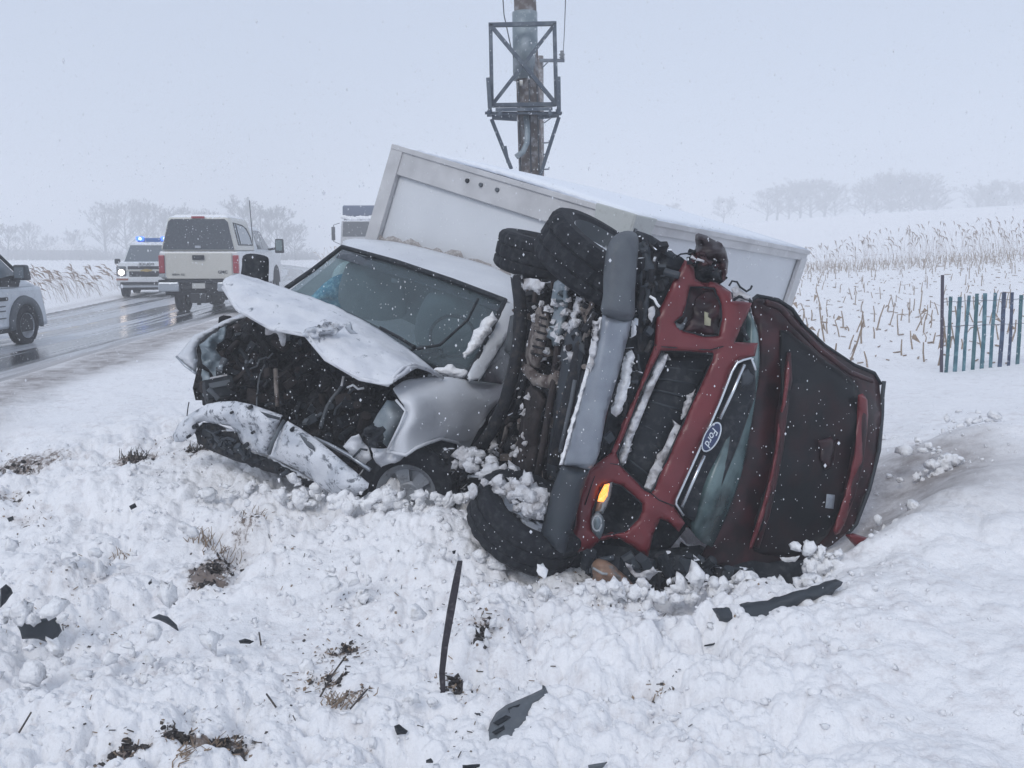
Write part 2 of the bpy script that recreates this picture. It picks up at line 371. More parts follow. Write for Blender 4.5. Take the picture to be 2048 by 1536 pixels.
# road edges traced on the plane z = 0, then extended
def gp(l): return [(G(a, b).x, G(a, b).y) for a, b in l]
near = gp([(0, 772), (150, 722), (300, 676), (400, 650), (480, 622)]) + [(-7.7, 32), (-8.7, 45), (-11.4, 62), (-15.5, 80), (-28, 115), (-52, 165)]
far = gp([(-150, 668), (100, 626), (250, 594)])
near = [(-6.0, -40), (-6.05, 3), (-6.1, 8)] + near
far = [(-13.9, -40), (-13.8, 5)] + far + [(-15.2, 45), (-17.6, 62), (-21.8, 80), (-34.5, 115), (-59, 165)]
def resamp(pl, n):
    P = np.array(pl, float); ys = np.linspace(0, 1, n) ** 1.6 * 205 - 40
    return np.stack([np.interp(ys, P[:, 1], P[:, 0]), ys], 1)
RN, RF = resamp(near, 90), resamp(far, 90)
def road_s(x, y):     # 0 at the near edge, 1 at the far edge
    a = np.interp(y, RN[:, 1], RN[:, 0]); b = np.interp(y, RF[:, 1], RF[:, 0])
    return (a - x) / np.maximum(a - b, .1)
def sst(a, b, x):
    t = np.clip((x - a) / (b - a), 0, 1); return t * t * (3 - 2 * t)
def base_z(x, y):
    x = np.asarray(x, float); y = np.asarray(y, float)
    z = tps(x, y); s = road_s(x, y)
    m = sst(-.20, -.02, s) * (1 - sst(1.02, 1.25, s)) * (y < 200)
    k = sst(.005, .05, s) * (1 - sst(.96, .995, s)) * (y < 200)
    # a snow bank beyond the far edge
    z = z * (1 - m) + .012 * m - .045 * k
    return z
def hz(x, y): return float(base_z(np.array([x]), np.array([y]))[0])
def hsh(ix, iy, k):
    h = np.sin(ix * 127.1 + iy * 311.7 + k * 74.7) * 43758.5453; return h - np.floor(h)
def vnoise(x, y, k=0):
    ix = np.floor(x); iy = np.floor(y); fx = x - ix; fy = y - iy; fx = fx * fx * (3 - 2 * fx); fy = fy * fy * (3 - 2 * fy)
    a = hsh(ix, iy, k); b = hsh(ix + 1, iy, k); c = hsh(ix, iy + 1, k); d = hsh(ix + 1, iy + 1, k)
    return (a + (b - a) * fx) * (1 - fy) + (c + (d - c) * fx) * fy
def domes(x, y, sc, k):
    x = x / sc; y = y / sc
    x = x + .6 * (vnoise(x * 1.3, y * 1.3, k + 40) - .5); y = y + .6 * (vnoise(x * 1.3, y * 1.3, k + 50) - .5)
    ix = np.floor(x); iy = np.floor(y); best = np.zeros_like(x)
    for dx in (-1, 0, 1):
        for dy in (-1, 0, 1):
            cx = ix + dx; cy = iy + dy
            px = cx + hsh(cx, cy, k); py = cy + hsh(cx, cy, k + 1); r = .35 + .65 * hsh(cx, cy, k + 2)
            d2 = ((x - px) ** 2 + (y - py) ** 2) / r ** 2
            best = np.maximum(best, r * np.sqrt(np.maximum(1 - d2, 0)))
    return best * sc
th_in = np.arange(-.60, .6001, .00155)
th_out = np.concatenate([np.linspace(-math.pi, -.62, 60), th_in, np.linspace(.62, math.pi, 60)[:-1]])
rs = [1.2, 1.6, 2.0, 2.4, 2.7]
r = 2.9
while r < 9: rs.append(r); r *= 1.0032
while r < 20: rs.append(r); r *= 1.008
while r < 60: rs.append(r); r *= 1.02
while r < 560: rs.append(r); r *= 1.07
rs.append(560)
rs = np.array(rs); TH, RR = np.meshgrid(th_out, rs); X = (np.sin(TH) * RR).ravel(); Yg = (np.cos(TH) * RR).ravel()
Z = base_z(X, Yg)
# image coordinate of each ground point, used for nothing but placing the churned areas where they lie
def blob_mask(cx, cy, rx, ry, rot=0):
    dx = X - cx; dy = Yg - cy; c, s_ = math.cos(rot), math.sin(rot)
    return np.exp(-(((dx * c + dy * s_) / rx) ** 2 + ((-dx * s_ + dy * c) / ry) ** 2))
rsd = road_s(X, Yg); onroad = sst(-.10, 0, rsd) * (1 - sst(1.0, 1.12, rsd)) * (Yg < 200)
rr_ = np.sqrt(X * X + Yg * Yg)
churn = (1 - sst(8.5, 13, rr_)) * (1 - onroad)
rightsm = sst(.9, 2.2, X - (Yg - 4) * .1)         # cleaner drift on the right
slabc = G(1770, 985, -.05)
slab = np.clip(blob_mask(slabc.x + .1, slabc.y + .05, .75, .9) * 1.6, 0, 1)
swath = np.zeros_like(X)
for (px, py, Y, rx, ry) in [(330,1080,5.9,.35,.5),(450,1230,5.0,.45,.35),(600,1260,4.75,.35,.22),(650,1130,5.4,.3,.35),(200,820,10,1.6,1.3)]:
    p = W(px, py, Y); swath += blob_mask(p.x, p.y, rx, ry)
swath = np.clip(swath, 0, 1)
amp = (1 - .75 * swath) * churn * (1 - .66 * rightsm) * (1 - .95 * slab) + .10 * (1 - churn) * (1 - onroad)
nz = domes(X, Yg, .42, 1) * .34 + domes(X, Yg, .20, 5) * .50 + domes(X, Yg, .10, 9) * .60 + domes(X, Yg, .050, 13) * .60 + domes(X, Yg, .028, 17) * .5
nz -= nz[churn > .5].mean() * 1.05
patch = .12 + 1.15 * vnoise(X * 1.1, Yg * 1.1, 21)
Z += nz * amp * patch + amp * .16 * (vnoise(X * 1.3, Yg * 1.3, 3) - .5) + amp * .09 * (vnoise(X * 3.1, Yg * 3.1, 4) - .5)
Z += rightsm * churn * (1 - slab) * (.12 * (vnoise(X * .9, Yg * .9, 31) - .5) + .07 * (vnoise(X * 2.5, Yg * 2.5, 32) - .5)+ .03 * (vnoise(X * 7, Yg * 7, 33) - .5))
Z -= slab * .03
# a bank of pushed snow along the right of the slab and in front of the wrecks
for (px, py, Y, rad, h) in [(700,1010,6.05,.35,.02),(860,1010,6.0,.25,-.03),(1660,1110,5.2,.15,.10),(1740,1110,5.25,.15,.05),(1850,930,7.0,.45,.14),(1880,1050,5.7,.35,.12),(1990,900,7.2,.5,.14),(1960,1000,6.1,.35,.13),(1800,1095,5.35,.2,.08),(1780,865,8.6,.6,.12),(930,1320,4.25,.16,.06)]:
    p = W(px, py, Y); Z += h * np.exp(-((X - p.x) ** 2 + (Yg - p.y) ** 2) / rad ** 2)
# trough in the middle left
for (px, py, Y, rad, h) in [(440,1110,5.7,.28,-.10),(400,1040,6.2,.3,-.05),(560,1230,4.9,.3,-.05)]:
    p = W(px, py, Y); Z += h * np.exp(-((X - p.x) ** 2 + (Yg - p.y) ** 2) / rad ** 2)
def gz(x, y):
    i = min(max(int(np.searchsorted(rs, math.hypot(x, y))), 1), len(rs) - 1); j = min(max(int(np.searchsorted(th_out, math.atan2(x, y))), 1), len(th_out) - 1)
    return float(Z[i * len(th_out) + j])
# dirt and slush carried as attributes of the ground itself
dirt = np.zeros_like(X)
DIRT = [(20,930,8,.6,.45,.75),(0,1000,7,.4,.2,.8),(270,935,7.6,.3,.14,1),(400,935,7.4,.2,.12,1),(430,1110,5.7,.18,.28,.85),(420,1180,5.4,.18,.16,.9),(250,1500,3.62,.13,.06,1.1),(360,1470,3.7,.12,.05,1),(460,1480,3.68,.14,.06,1.1),(680,1265,4.55,.14,.07,.9),(620,1330,4.3,.12,.07,.7),(690,1380,4.1,.12,.05,.9),(970,1285,4.45,.12,.08,.8),(915,1370,4.1,.12,.05,1),(1230,1200,4.75,.3,.08,.45),(1310,1405,4.0,.12,.04,.6),(1440,1220,4.7,.12,.06,.55),(560,1080,5.8,.25,.14,.55),(500,1040,6.1,.2,.15,.7),(150,1150,5.6,.5,.3,.5),(130,925,8.0,.5,.3,.3),(60,1060,6.6,.35,.2,.6),(340,890,8.2,.3,.2,.6),(700,1200,4.9,.4,.25,.3),(1500,1180,4.9,.4,.1,.35),(120,1240,4.9,.2,.1,.4)]
for px, py, Y, rx, ry, s_ in DIRT:
    g = W(px, py, Y); dirt += s_ * blob_mask(g.x, g.y, rx, ry)
rj = rsd + .10 * (vnoise(X * .8, Yg * .35, 71) - .5) + .05 * (vnoise(X * 3, Yg * 1.2, 72) - .5)
slush = .75 * slab + np.exp(-((rj + .06) / .10) ** 2) * (Yg < 90) * .95 + np.exp(-((rsd - 1.06) / .07) ** 2) * .35
n, m = len(rs), len(th_out)
idx = np.arange(n * m).reshape(n, m); a = idx[:-1, :]; nx = np.roll(idx, -1, 1)
q = np.stack([idx[:-1].ravel(), nx[:-1].ravel(), nx[1:].ravel(), idx[1:].ravel()], 1)
fan = np.stack([np.full(m, n * m), nx[0], idx[0]], 1)
me = bpy.data.meshes.new('ground')
V = np.concatenate([np.stack([X, Yg, Z], 1), [[0, 0, float(Z[:m].mean())]]])
me.vertices.add(len(V)); me.vertices.foreach_set('co', V.ravel())
nl = len(q) * 4 + len(fan) * 3; me.loops.add(nl); me.loops.foreach_set('vertex_index', np.concatenate([q[:, ::-1].ravel(), fan[:, ::-1].ravel()]))
me.polygons.add(len(q) + len(fan))
ls = np.concatenate([np.arange(len(q)) * 4, len(q) * 4 + np.arange(len(fan)) * 3]); me.polygons.foreach_set('loop_start', ls)
me.polygons.foreach_set('use_smooth', np.ones(len(ls), bool)); me.update(); me.validate()
for nm, arr in (('dirt', dirt), ('slush', slush)):
    at = me.attributes.new(nm, 'FLOAT', 'POINT'); at.data.foreach_set('value', np.append(arr, 0).astype(np.float32))
if me.polygons[10].normal.z < 0: me.flip_normals()
gm = bpy.data.materials.new('snow_ground'); gm.use_nodes = True; nt = gm.node_tree; L = nt.links.new; pb = nt.nodes['Principled BSDF']
pb.inputs['Roughness'].default_value = .75; pb.inputs['Specular IOR Level'].default_value = .25
geo = _n(nt, 'ShaderNodeNewGeometry')
def nzn(sc, det=6, ro=.6):
    a = _n(nt, 'ShaderNodeTexNoise'); a.inputs['Scale'].default_value = sc; a.inputs['Detail'].default_value = det; a.inputs['Roughness'].default_value = ro; L(geo.outputs['Position'], a.inputs[0]); return a.outputs[0]
def mrn(src, lo, hi, a=0, b=1):
    k = _n(nt, 'ShaderNodeMapRange'); k.inputs[1].default_value = lo; k.inputs[2].default_value = hi; k.inputs[3].default_value = a; k.inputs[4].default_value = b; L(src, k.inputs[0]); return k.outputs[0]
def mxn(f, a, b):
    k = _n(nt, 'ShaderNodeMixRGB'); L(f, k.inputs[0])
    for i, s_ in ((1, a), (2, b)):
        if isinstance(s_, tuple): k.inputs[i].default_value = (*s_, 1)
        else: L(s_, k.inputs[i])
    return k.outputs[0]
def mth(op, a, b=None, c=None):
    k = _n(nt, 'ShaderNodeMath', operation=op)
    for i, s_ in enumerate((a, b, c)):
        if s_ is None: continue
        if isinstance(s_, (int, float)): k.inputs[i].default_value = s_
        else: L(s_, k.inputs[i])
    return k.outputs[0]
ad = _n(nt, 'ShaderNodeAttribute', attribute_name='dirt').outputs['Fac']; asl = _n(nt, 'ShaderNodeAttribute', attribute_name='slush').outputs['Fac']
c = mxn(mrn(nzn(3), .4, .7), (.90, .90, .915), (.87, .87, .885))
dust = mth('MULTIPLY', mrn(nzn(9, 8, .7), .50, .70), mrn(nzn(.8, 2), .38, .58, .1, .8)); c = mxn(mth('MULTIPLY', dust, .7), c, (.52, .47, .47))
spk = mth('MULTIPLY', mrn(nzn(34, 8, .75), .60, .68), mrn(nzn(1.7, 3), .42, .60, .05, .8)); c = mxn(spk, c, (.26, .21, .20))
sl = mth('MULTIPLY', mrn(asl, .05, .8), mrn(nzn(5, 8, .7), .25, .6, .45, 1)); c = mxn(sl, c, mxn(mrn(nzn(2.2, 6, .7), .42, .6), (.27, .245, .24), (.48, .46, .46)))
df = mrn(mth('ADD', mth('MULTIPLY', ad, .50), nzn(24, 9, .78)), .87, .94); c = mxn(df, c, mxn(mrn(nzn(60), .4, .6), (.03, .027, .027), (.13, .10, .085)))
df2 = mth('MULTIPLY', mrn(mth('ADD', mth('MULTIPLY', ad, .45), nzn(12, 9, .75)), .70, 1.0), .6); c = mxn(df2, c, (.36, .30, .27))
L(c, pb.inputs['Base Color'])
b1 = _n(nt, 'ShaderNodeBump'); b1.inputs['Strength'].default_value = .55; b1.inputs['Distance'].default_value = .012; L(nzn(70, 5, .65), b1.inputs['Height'])
b2 = _n(nt, 'ShaderNodeBump'); b2.inputs['Strength'].default_value = .5; b2.inputs['Distance'].default_value = .03; L(nzn(22, 5, .6), b2.inputs['Height']); L(b2.outputs[0], b1.inputs['Normal'])
L(b1.outputs[0], pb.inputs['Normal']); me.materials.append(gm)
ground = bpy.data.objects.new('ground', me); COL.objects.link(ground); tag(ground, 'churned snow covering the roadside ditch and fields', None, None, 'structure')
# ------------------------------------------------------------------ road
vs = []; fs = []; uv = []
NS = 13
for i in range(len(RN)):
    for j in range(NS):
        s_ = j / (NS - 1); p = RN[i] * (1 - s_) + RF[i] * s_
        vs.append((p[0], p[1], .0 + .025 * math.sin(math.pi * s_))); uv.append((s_ * 7, p[1]))
for i in range(len(RN) - 1):
    for j in range(NS - 1): a = i * NS + j; fs.append((a, a + NS, a + NS + 1, a + 1))
rm = bpy.data.materials.new('wet_asphalt'); rm.use_nodes = True; nt = rm.node_tree; L = nt.links.new; pb = nt.nodes['Principled BSDF']
geo = _n(nt, 'ShaderNodeNewGeometry'); uvn = _n(nt, 'ShaderNodeUVMap'); uvn.uv_map = 'uv'
def strk(sx, sy, det=5, ro=.6):
    mp = _n(nt, 'ShaderNodeMapping'); mp.inputs['Scale'].default_value = (sx, sy, 1); L(uvn.outputs[0], mp.inputs[0])
    a = _n(nt, 'ShaderNodeTexNoise'); a.inputs['Scale'].default_value = 1; a.inputs['Detail'].default_value = det; a.inputs['Roughness'].default_value = ro; L(mp.outputs[0], a.inputs[0]); return a.outputs[0]
sxyz = _n(nt, 'ShaderNodeSeparateXYZ'); L(uvn.outputs[0], sxyz.inputs[0]); su = sxyz.outputs[0]
lane = mth('SINE', mth('MULTIPLY', su, 3.55))     # wheel tracks
sl_f = mth('ADD', mth('MULTIPLY', strk(2.2, .05), 1.0), mth('MULTIPLY', lane, .07))
slf = mrn(sl_f, .48, .54)
fine = mrn(strk(9, .5, 8, .7), .42, .62)
slf2 = mth('MULTIPLY', slf, mth('MULTIPLY_ADD', fine, .5, .5))
c = mxn(slf2, (.045, .05, .058), (.62, .64, .68))  # pale streaks are slush, with wet road reflections painted into the same colour
edge = mth('MAXIMUM', mrn(su, .9, .1), mrn(su, 6.2, 6.9)); edge = mth('MULTIPLY', edge, mrn(strk(3, .4, 8, .7), .3, .6)); c = mxn(edge, c, (.42, .40, .40))
# worn yellow line down the middle
yl = mth('MULTIPLY', mth('MULTIPLY', mrn(su, 3.36, 3.40), mrn(su, 3.52, 3.48)), mrn(strk(4, 1.2, 6, .7), .52, .6)); c = mxn(yl, c, (.45, .30, .06))
L(c, pb.inputs['Base Color'])
L(mth('MAXIMUM', mrn(slf2, 0, 1, .12, .45), mrn(edge, 0, .4, 0, .7)), pb.inputs['Roughness'])
b1 = _n(nt, 'ShaderNodeBump'); b1.inputs['Strength'].default_value = .18; b1.inputs['Distance'].default_value = .01; L(nzn(30, 5), b1.inputs['Height']); L(b1.outputs[0], pb.inputs['Normal'])
road = mk('road', vs, fs, rm, smooth=True); ul = road.data.uv_layers.new(name='uv')
for lp in road.data.loops: ul.data[lp.index].uv = uv[lp.vertex_index]
if road.data.polygons[5].normal.z < 0: road.data.flip_normals()
tag(road, 'wet slushy two lane road', None, None, 'structure')
# ================================================================== wrecked white box truck
wt = root('box_truck', 'wrecked white box truck with its front torn open, leaning in the snowy ditch', 'box truck', (-.6, 7.4, -.15), group=None)
A, B, C = (790, 290, 9.6), (1265, 430, 8.0), (1615, 500, 11.45)
VA, VB, VC = W(*A), W(*B), W(*C); VD = VA + (VC - VB)
dn = (W(740, 475, 9.55) - VA).normalized()
dn = (dn - (VB - VA).normalized() * dn.dot((VB - VA).normalized()) * .35).normalized()
Hb = 2.25; lo = [v + dn * Hb for v in (VA, VB, VC, VD)]; top = [VA, VB, VC, VD]
ex = (VB - VA).normalized(); ey = (VC - VB).normalized(); ez = -dn
def bx_panel(name, p, a, b, wa, wb, t, nrm, mat, bevel=0, par=None, **k):
    m = MB(); q = [p, p + a * wa, p + a * wa + b * wb, p + b * wb]
    m.hexa([v - nrm * t for v in q] + q); return m.build(name, mat, par or wt, bevel=bevel, **k)
wAB = (VB - VA).length; wBC = (VC - VB).length
nf = ex.cross(ez).normalized(); nf = nf if nf.y < 0 else -nf
ns_ = ey.cross(ez).normalized(); ns_ = ns_ if ns_.x > 0 else -ns_
nu = ex.cross(ey).normalized(); nu = nu if nu.z > 0 else -nu
bx_panel('front_panel', VA - nf * .02, ex, dn, wAB, Hb, .05, nf, boxpan)
bx_panel('side_panel', VB - ns_ * .02, ey, dn, wBC, Hb, .05, ns_, boxpan)
bx_panel('side_panel', VA + ns_ * -.02, ey, dn, wBC, Hb, .05, -ns_, boxpan)
bx_panel('rear_door', VD + (VC - VD) * 0 + ey * .01, ex, dn, wAB, Hb, .05, ey, boxpan)
bx_panel('box_floor', lo[0], ex, ey, wAB, wBC, .08, -nu, boxrail)
# roof, slightly crowned
m = MB(); NR = 8
for i in range(NR + 1):
    for j in range(NR + 1):
        p = VA + (VB - VA) * (i / NR) + (VC - VB) * (j / NR); m.v.append(p + nu * (.012 + .07 * math.sin(math.pi * i / NR) * (.4 + .6 * math.sin(math.pi * j / NR))))
for i in range(NR):
    for j in range(NR): a = i * (NR + 1) + j; m.f.append([a, a + NR + 1, a + NR + 2, a + 1])
m.build('box_roof', boxroof, wt, smooth=True, solid=.03)
def rail(name, p, a, L_, b, wd, nrm, mat=boxrail, t=.03, steps=1):
    m = MB(); q = [p, p + a * L_, p + a * L_ + b * wd, p + b * wd]; m.hexa([v - nrm * .01 for v in q] + [v + nrm * t for v in q])
    if steps: q = [p + b * wd * .0, p + a * L_, p + a * L_ + b * .05, p + b * .05]; m.hexa([v + nrm * .02 for v in q] + [v + nrm * (t + .02) for v in q])
    return m.build(name, mat, wt, bevel=.006)
rail('top_rail', VA, ex, wAB, dn, .27, nf, boxrail); rail('corner_post', VA + dn * .002, dn, Hb, ex, .16, nf, boxrail, .045, 0)
rail('top_rail', VB + ey * .22, ey, wBC - .24, dn, .13, ns_); rail('corner_post', VC - ey * .20 + dn * .10, dn, Hb, ey, .19, ns_, boxrail, .04, 0)
rail('corner_post', VB + dn * .003, dn, Hb, ey, .10, ns_, boxrail, .035, 0)
rail('bottom_rail', lo[1] + dn * -.2, ey, wBC, dn, .2, ns_)
# moulded corner cap
m = MB(); cc = VB + nu * .01
for s_, e, nn in ((-1, ex, nf), (1, ey, ns_)):
    q = [cc - e * (.07 * s_), cc + e * (.34 * s_), cc + e * (.28 * s_) + dn * .30, cc - e * (.07 * s_) + dn * .36]; m.hexa([v + nn * .02 for v in q] + [v + nn * .06 for v in q])
m.build('corner_cap', M('corner_cap_plastic', (.42, .44, .43), .5, grime=(20, (.30, .30, .29), .55, .8)), wt, bevel=.012)
for d_, k in ((.37, 0), (.43, 1), (.50, 2), (.955, 3)):
    p = VA + ex * wAB * d_ + dn * .13 + nf * .03; MB().cyl(p, p + nf * .02, .022, .018, 12).build('marker_lamp', blk if k == 0 else gry, wt)
p = VB + ey * 0 + dn * .12 + ns_ * .06; MB().cyl(p, p + ns_ * .02, .02, n=10).build('marker_lamp', gry, wt)
pl3 = linY([(790,290,9.6),(1265,430,8.0),(740,475,9.55)])
fpl = lambda a, b: (lambda d: ((VA - Vector((0, 0, CAMZ))).dot(nf) / d.dot(nf)) * d.y)(ray(a, b))
sheet('mud_splash', jag([(745,470),(800,478),(880,498),(960,520),(1020,542),(1020,566),(940,545),(860,520),(780,500),(742,490)], 7, 91, 9), M('mud_film', (.36, .31, .28), .9, alpha=(.42, (1, 1, 1)), grime=(40, (.6, .58, .56), .5, .6)), wt, fpl, .002, bulge=0, na=0, off=.035, step=12)
# cab
loft('cab_roof', [[(712,477,9.2),(793,484,9.1),(887,506,8.85),(975,530,8.6),(1030,556,8.4)],
 [(692,480,8.8),(790,489,8.5),(895,519,8.2),(990,551,7.95),(1030,575,7.85)],
 [(684,489,8.45),(793,519,8.0),(906,556,7.65),(1005,593,7.36),(1028,606,7.3)],
 [(680,497,8.44),(793,527,7.99),(906,565,7.63),(1005,602,7.34),(1028,614,7.3)]], wpaint, wt, 5, .02)
glass = loft('windshield', [[(684,497,8.44),(793,527,7.98),(906,565,7.60),(1008,604,7.28)], [(625,545,8.12),(735,585,7.75),(860,632,7.30),(972,682,6.95)],
 [(556,600,7.82),(680,648,7.42),(812,705,6.98),(934,757,6.62)]], glassw, wt, 5, .008)
px_tube('windshield_seal', [(552,604,7.80),(574,575,7.93),(625,540,8.12),(684,494,8.43),(793,524,7.97),(906,562,7.59),(1010,601,7.26),(975,680,6.93),(935,757,6.60)], .022, blk, glass)
sheet('tint_band', [(684,500),(793,530),(906,568),(1008,607),(1000,625),(906,588),(793,552),(672,515)], glassd, glass, linY([(684,500,8.4),(1008,605,7.25),(625,545,8.1),(972,682,6.93)]), .004, bulge=0, na=0, off=.012)
px_tube('wiper', [(760,655,7.0),(800,676,6.9),(830,695,6.8),(822,690,6.78)], .012, blk, wt)
px_tube('wiper', [(820,700,6.85),(880,690,6.9),(935,640,7.0),(956,598,7.15)], .011, blk, wt)
sheet('windshield_snow', jag([(985,622),(996,640),(975,672),(950,700),(932,712),(925,706),(945,670),(965,640)], 4, 3, 8), snowm, glass, linY([(985,622,7.1),(930,710,6.7),(996,650,7.0)]), .03, bulge=.05, rnd=12, off=.03, na=.02, ns=.08, step=7)
sheet('windshield_snow', jag([(865,740),(900,728),(935,742),(940,754),(915,758),(880,750)], 3, 4, 7), snowm, glass, 6.66, .03, bulge=.04, rnd=8, off=.03, step=7)
# A pillar, side window, door
sheet('a_pillar', [(1010,604),(1034,610),(1034,640),(962,757),(940,762),(935,750)], wpaint, wt, [(1030,620,7.25),(945,755,6.6),(935,740,6.62)], .05, bulge=.02, rnd=8, step=12)
sheet('side_window', [(1036,640),(1048,660),(1040,720),(1005,768),(960,762)], glassd, wt, [(1030,640,7.4),(965,760,6.7),(1040,760,7.2)], .012, bulge=0, na=0)
sheet('wing_mirror', [(1020,632),(1036,626),(1040,700),(1022,715),(1008,700)], gry, wt, 6.95, .06, bulge=.02, rnd=8)
# interior
m = MB(); q = [W(690,505,9.0), W(1020,590,8.1), W(1030,770,7.6), W(560,610,8.6)]; m.hexa([v + Vector((0, .25, 0)) for v in q] + q); m.build('cab_interior', inter, wt)
loft('dashboard', [[(560,604,7.95),(680,650,7.6),(812,706,7.15),(936,762,6.8)],[(600,585,8.2),(700,625,7.85),(830,690,7.4),(960,745,7.1)]], blk, wt, 3, .08)
for a, b, c_, s_ in ((745, 560, 8.35, .52), (905, 625, 7.75, .5)):
    MB().blob(W(a, b + 40, c_), .3, (1, .5, 1.35), a, 3, .12).build('seat', inter, wt, smooth=True)
m = MB(); cc = W(905, 672, 7.28); ax = Vector((.1, -1, .5)).normalized(); u_ = ax.orthogonal().normalized(); v_ = ax.cross(u_)
m.tube([cc + (u_ * math.cos(t) + v_ * math.sin(t)) * .17 for t in np.linspace(0, 6.283, 25)], .014); m.build('steering_wheel', blk, wt, smooth=True)
sheet('visor_sticker', [(783,556),(802,561),(800,568),(782,565)], lens, glass, 7.9, .004, bulge=0)
cl = sheet('blue_cloth', smoothp([(625,590),(662,556),(705,545),(735,562),(730,600),(705,632),(660,625),(618,600)]), cloth, None, 8.42, .04, bulge=.08, rnd=30, na=.05, ns=.04, step=8)
tag(cl, 'crumpled blue patterned cloth on the dashboard behind the cracked windshield', 'cloth')
cl = sheet('airbag', smoothp([(668,540),(700,520),(762,528),(765,560),(750,610),(715,640),(690,600),(665,575)]), ccloth, wt, 8.62, .04, bulge=.08, rnd=25, na=.04, ns=.03, step=10)
# hood torn and bent up
up = [(480,547,7.3),(536,564,7.25),(604,587,7.15),(661,608,7.05),(736,646,6.9),(800,686,6.75),(850,724,6.6),(886,754,6.5)]
lw = [(447,573,6.9),(475,616,6.62),(543,655,6.42),(612,668,6.3),(652,716,6.12),(720,755,6.0),(778,767,5.95),(800,742,6.1)]
mid1 = [(456,552,7.0),(497,577,6.85),(570,608,6.72),(636,630,6.68),(695,668,6.42),(762,706,6.3),(817,728,6.25),(846,736,6.3)]
mid2 = [(447,562,6.93),(483,598,6.7),(556,634,6.52),(620,652,6.5),(668,694,6.2),(738,736,6.1),(795,752,6.05),(824,731,6.15)]
hood = loft('hood', [up, mid1, mid2, lw], wdented, wt, 9, .012, .03, 7)
px_tube('hood_lip', [(a, b + 2, c_ + .02) for a, b, c_ in lw[:7]], .016, wdented, hood)
px_tube('hood_lip', [(778,767,5.98),(790,750,6.02),(806,735,6.1),(828,728,6.2),(850,736,6.3),(886,756,6.45)], .012, wdented, hood)
sheet('torn_edge', jag([(602,664),(640,650),(668,644),(690,652),(676,664),(655,672),(640,684),(625,680)], 5, 8, 7), wbump, hood, 6.42, .01, bulge=.02, rnd=8, na=.05, ns=.09, step=6, off=.12)
sheet('torn_edge', jag([(690,655),(700,643),(706,660),(716,668),(700,668)], 2, 2, 6), alu, hood, 6.3, .006, bulge=.01, off=.1, step=6)
sheet('hood_bracket', smoothp([(536,640),(560,655),(572,664),(570,690),(562,690),(556,670),(548,666),(540,670),(530,668)]), dsnow, wt, 6.62, .02, bulge=.02, rnd=7, step=6)
# engine bay
EB = [(395,690),(430,655),(497,625),(545,640),(610,655),(660,690),(720,735),(800,755),(870,745),(880,760),(800,790),(785,815),(765,860),(760,900),(735,985),(690,960),(600,890),(500,850),(405,810),(400,760)]
sheet('engine_bay', EB, grm, wt, linY([(400,700,7.6),(880,760,7.1),(720,960,6.7)]), .3, bulge=.18, rnd=40, na=.10, ns=.03, step=9)
def inpoly(p, poly):
    x, y = p; c_ = False; j = len(poly) - 1
    for i in range(len(poly)):
        if (poly[i][1] > y) != (poly[j][1] > y) and x < (poly[j][0] - poly[i][0]) * (y - poly[i][1]) / (poly[j][1] - poly[i][1]) + poly[i][0]: c_ = not c_
        j = i
    return c_
def junk(name, poly, Yf, n, mats, parent, sz=(.03, .12), seed=1, off=(.05, .3), hoses=6, snowy=0, dirn=None):
    rd = random.Random(seed); st = random.getstate(); random.seed(seed); ms = {k: MB() for k in range(len(mats))}
    xs = [p[0] for p in poly]; ys = [p[1] for p in poly]
    def pick(mar=0):
        for _ in range(400):
            a, b = rd.uniform(min(xs), max(xs)), rd.uniform(min(ys), max(ys))
            if inpoly((a, b), poly) and (not mar or segd((a, b), poly) > mar): return a, b
        return sum(xs) / len(xs), sum(ys) / len(ys)
    for i in range(n):
        s_ = rd.uniform(*sz); a, b = pick(s_ * 110); c_ = W(a, b, Yf(a, b) - rd.uniform(*off)); k = rd.randrange(len(mats)); t = rd.random()
        R = rrot()
        if mats[k] in (dsnow, snowm) or t > .92: ms[k].blob(c_, s_ * .5, (1, .8, .6), rd.random() * 99, 2, .8, R)
        elif t < .35: ms[k].obox(c_, (s_, s_ * rd.uniform(.4, 1), s_ * rd.uniform(.3, .8)), R)
        elif t < .92: d = R @ Vector((0, 0, s_ * rd.uniform(.4, .9))); ms[k].cyl(c_ - d, c_ + d, s_ * rd.uniform(.15, .4), n=10)
    for i in range(hoses):
        k = rd.randrange(len(mats)); a, b = pick(15); pth = []; dx, dy = rd.uniform(-25, 25), rd.uniform(-25, 25)
        if dirn: dx, dy = dirn[0] * rd.uniform(.6, 1.5), dirn[1] * rd.uniform(.6, 1.5)
        for q_ in range(6):
            pth.append(W(a, b, Yf(a, b) - rd.uniform(*off) * .4 - off[1] * .5)); a += dx * rd.uniform(.4, 1.2) + rd.uniform(-7, 7); b += dy * rd.uniform(.4, 1.2) + rd.uniform(-7, 7)
            if not inpoly((a, b), poly): break
        if len(pth) > 2: ms[k].tube(pth, rd.uniform(.006, .018), 6)
    random.setstate(st)
    for k, mb in ms.items():
        if mb.v: mb.build(name, mats[k], parent, bevel=0)['kind'] = 'stuff'
eY = linY([(400,700,7.35),(880,760,6.95),(720,960,6.5)])
junk('engine_part', EB, eY, 420, [grm, blk, grm, brn], wt, (.03, .12), 5, (-.05, .22), 40)
junk('engine_hose', EB, eY, 26, [dgry, gry], wt, (.03, .08), 9, (.15, .3), 7)
px_tube('radiator_support', [(551,738,6.75),(552,770,6.7),(555,812,6.6)], .016, tan, wt)
px_tube('hose', [(695,775,6.4),(706,770,6.35),(716,778,6.35),(728,776,6.35)], .008, snowm, wt)
px_tube('radiator_support', [(687,753,6.4),(683,772,6.38)], .008, dsnow, wt)
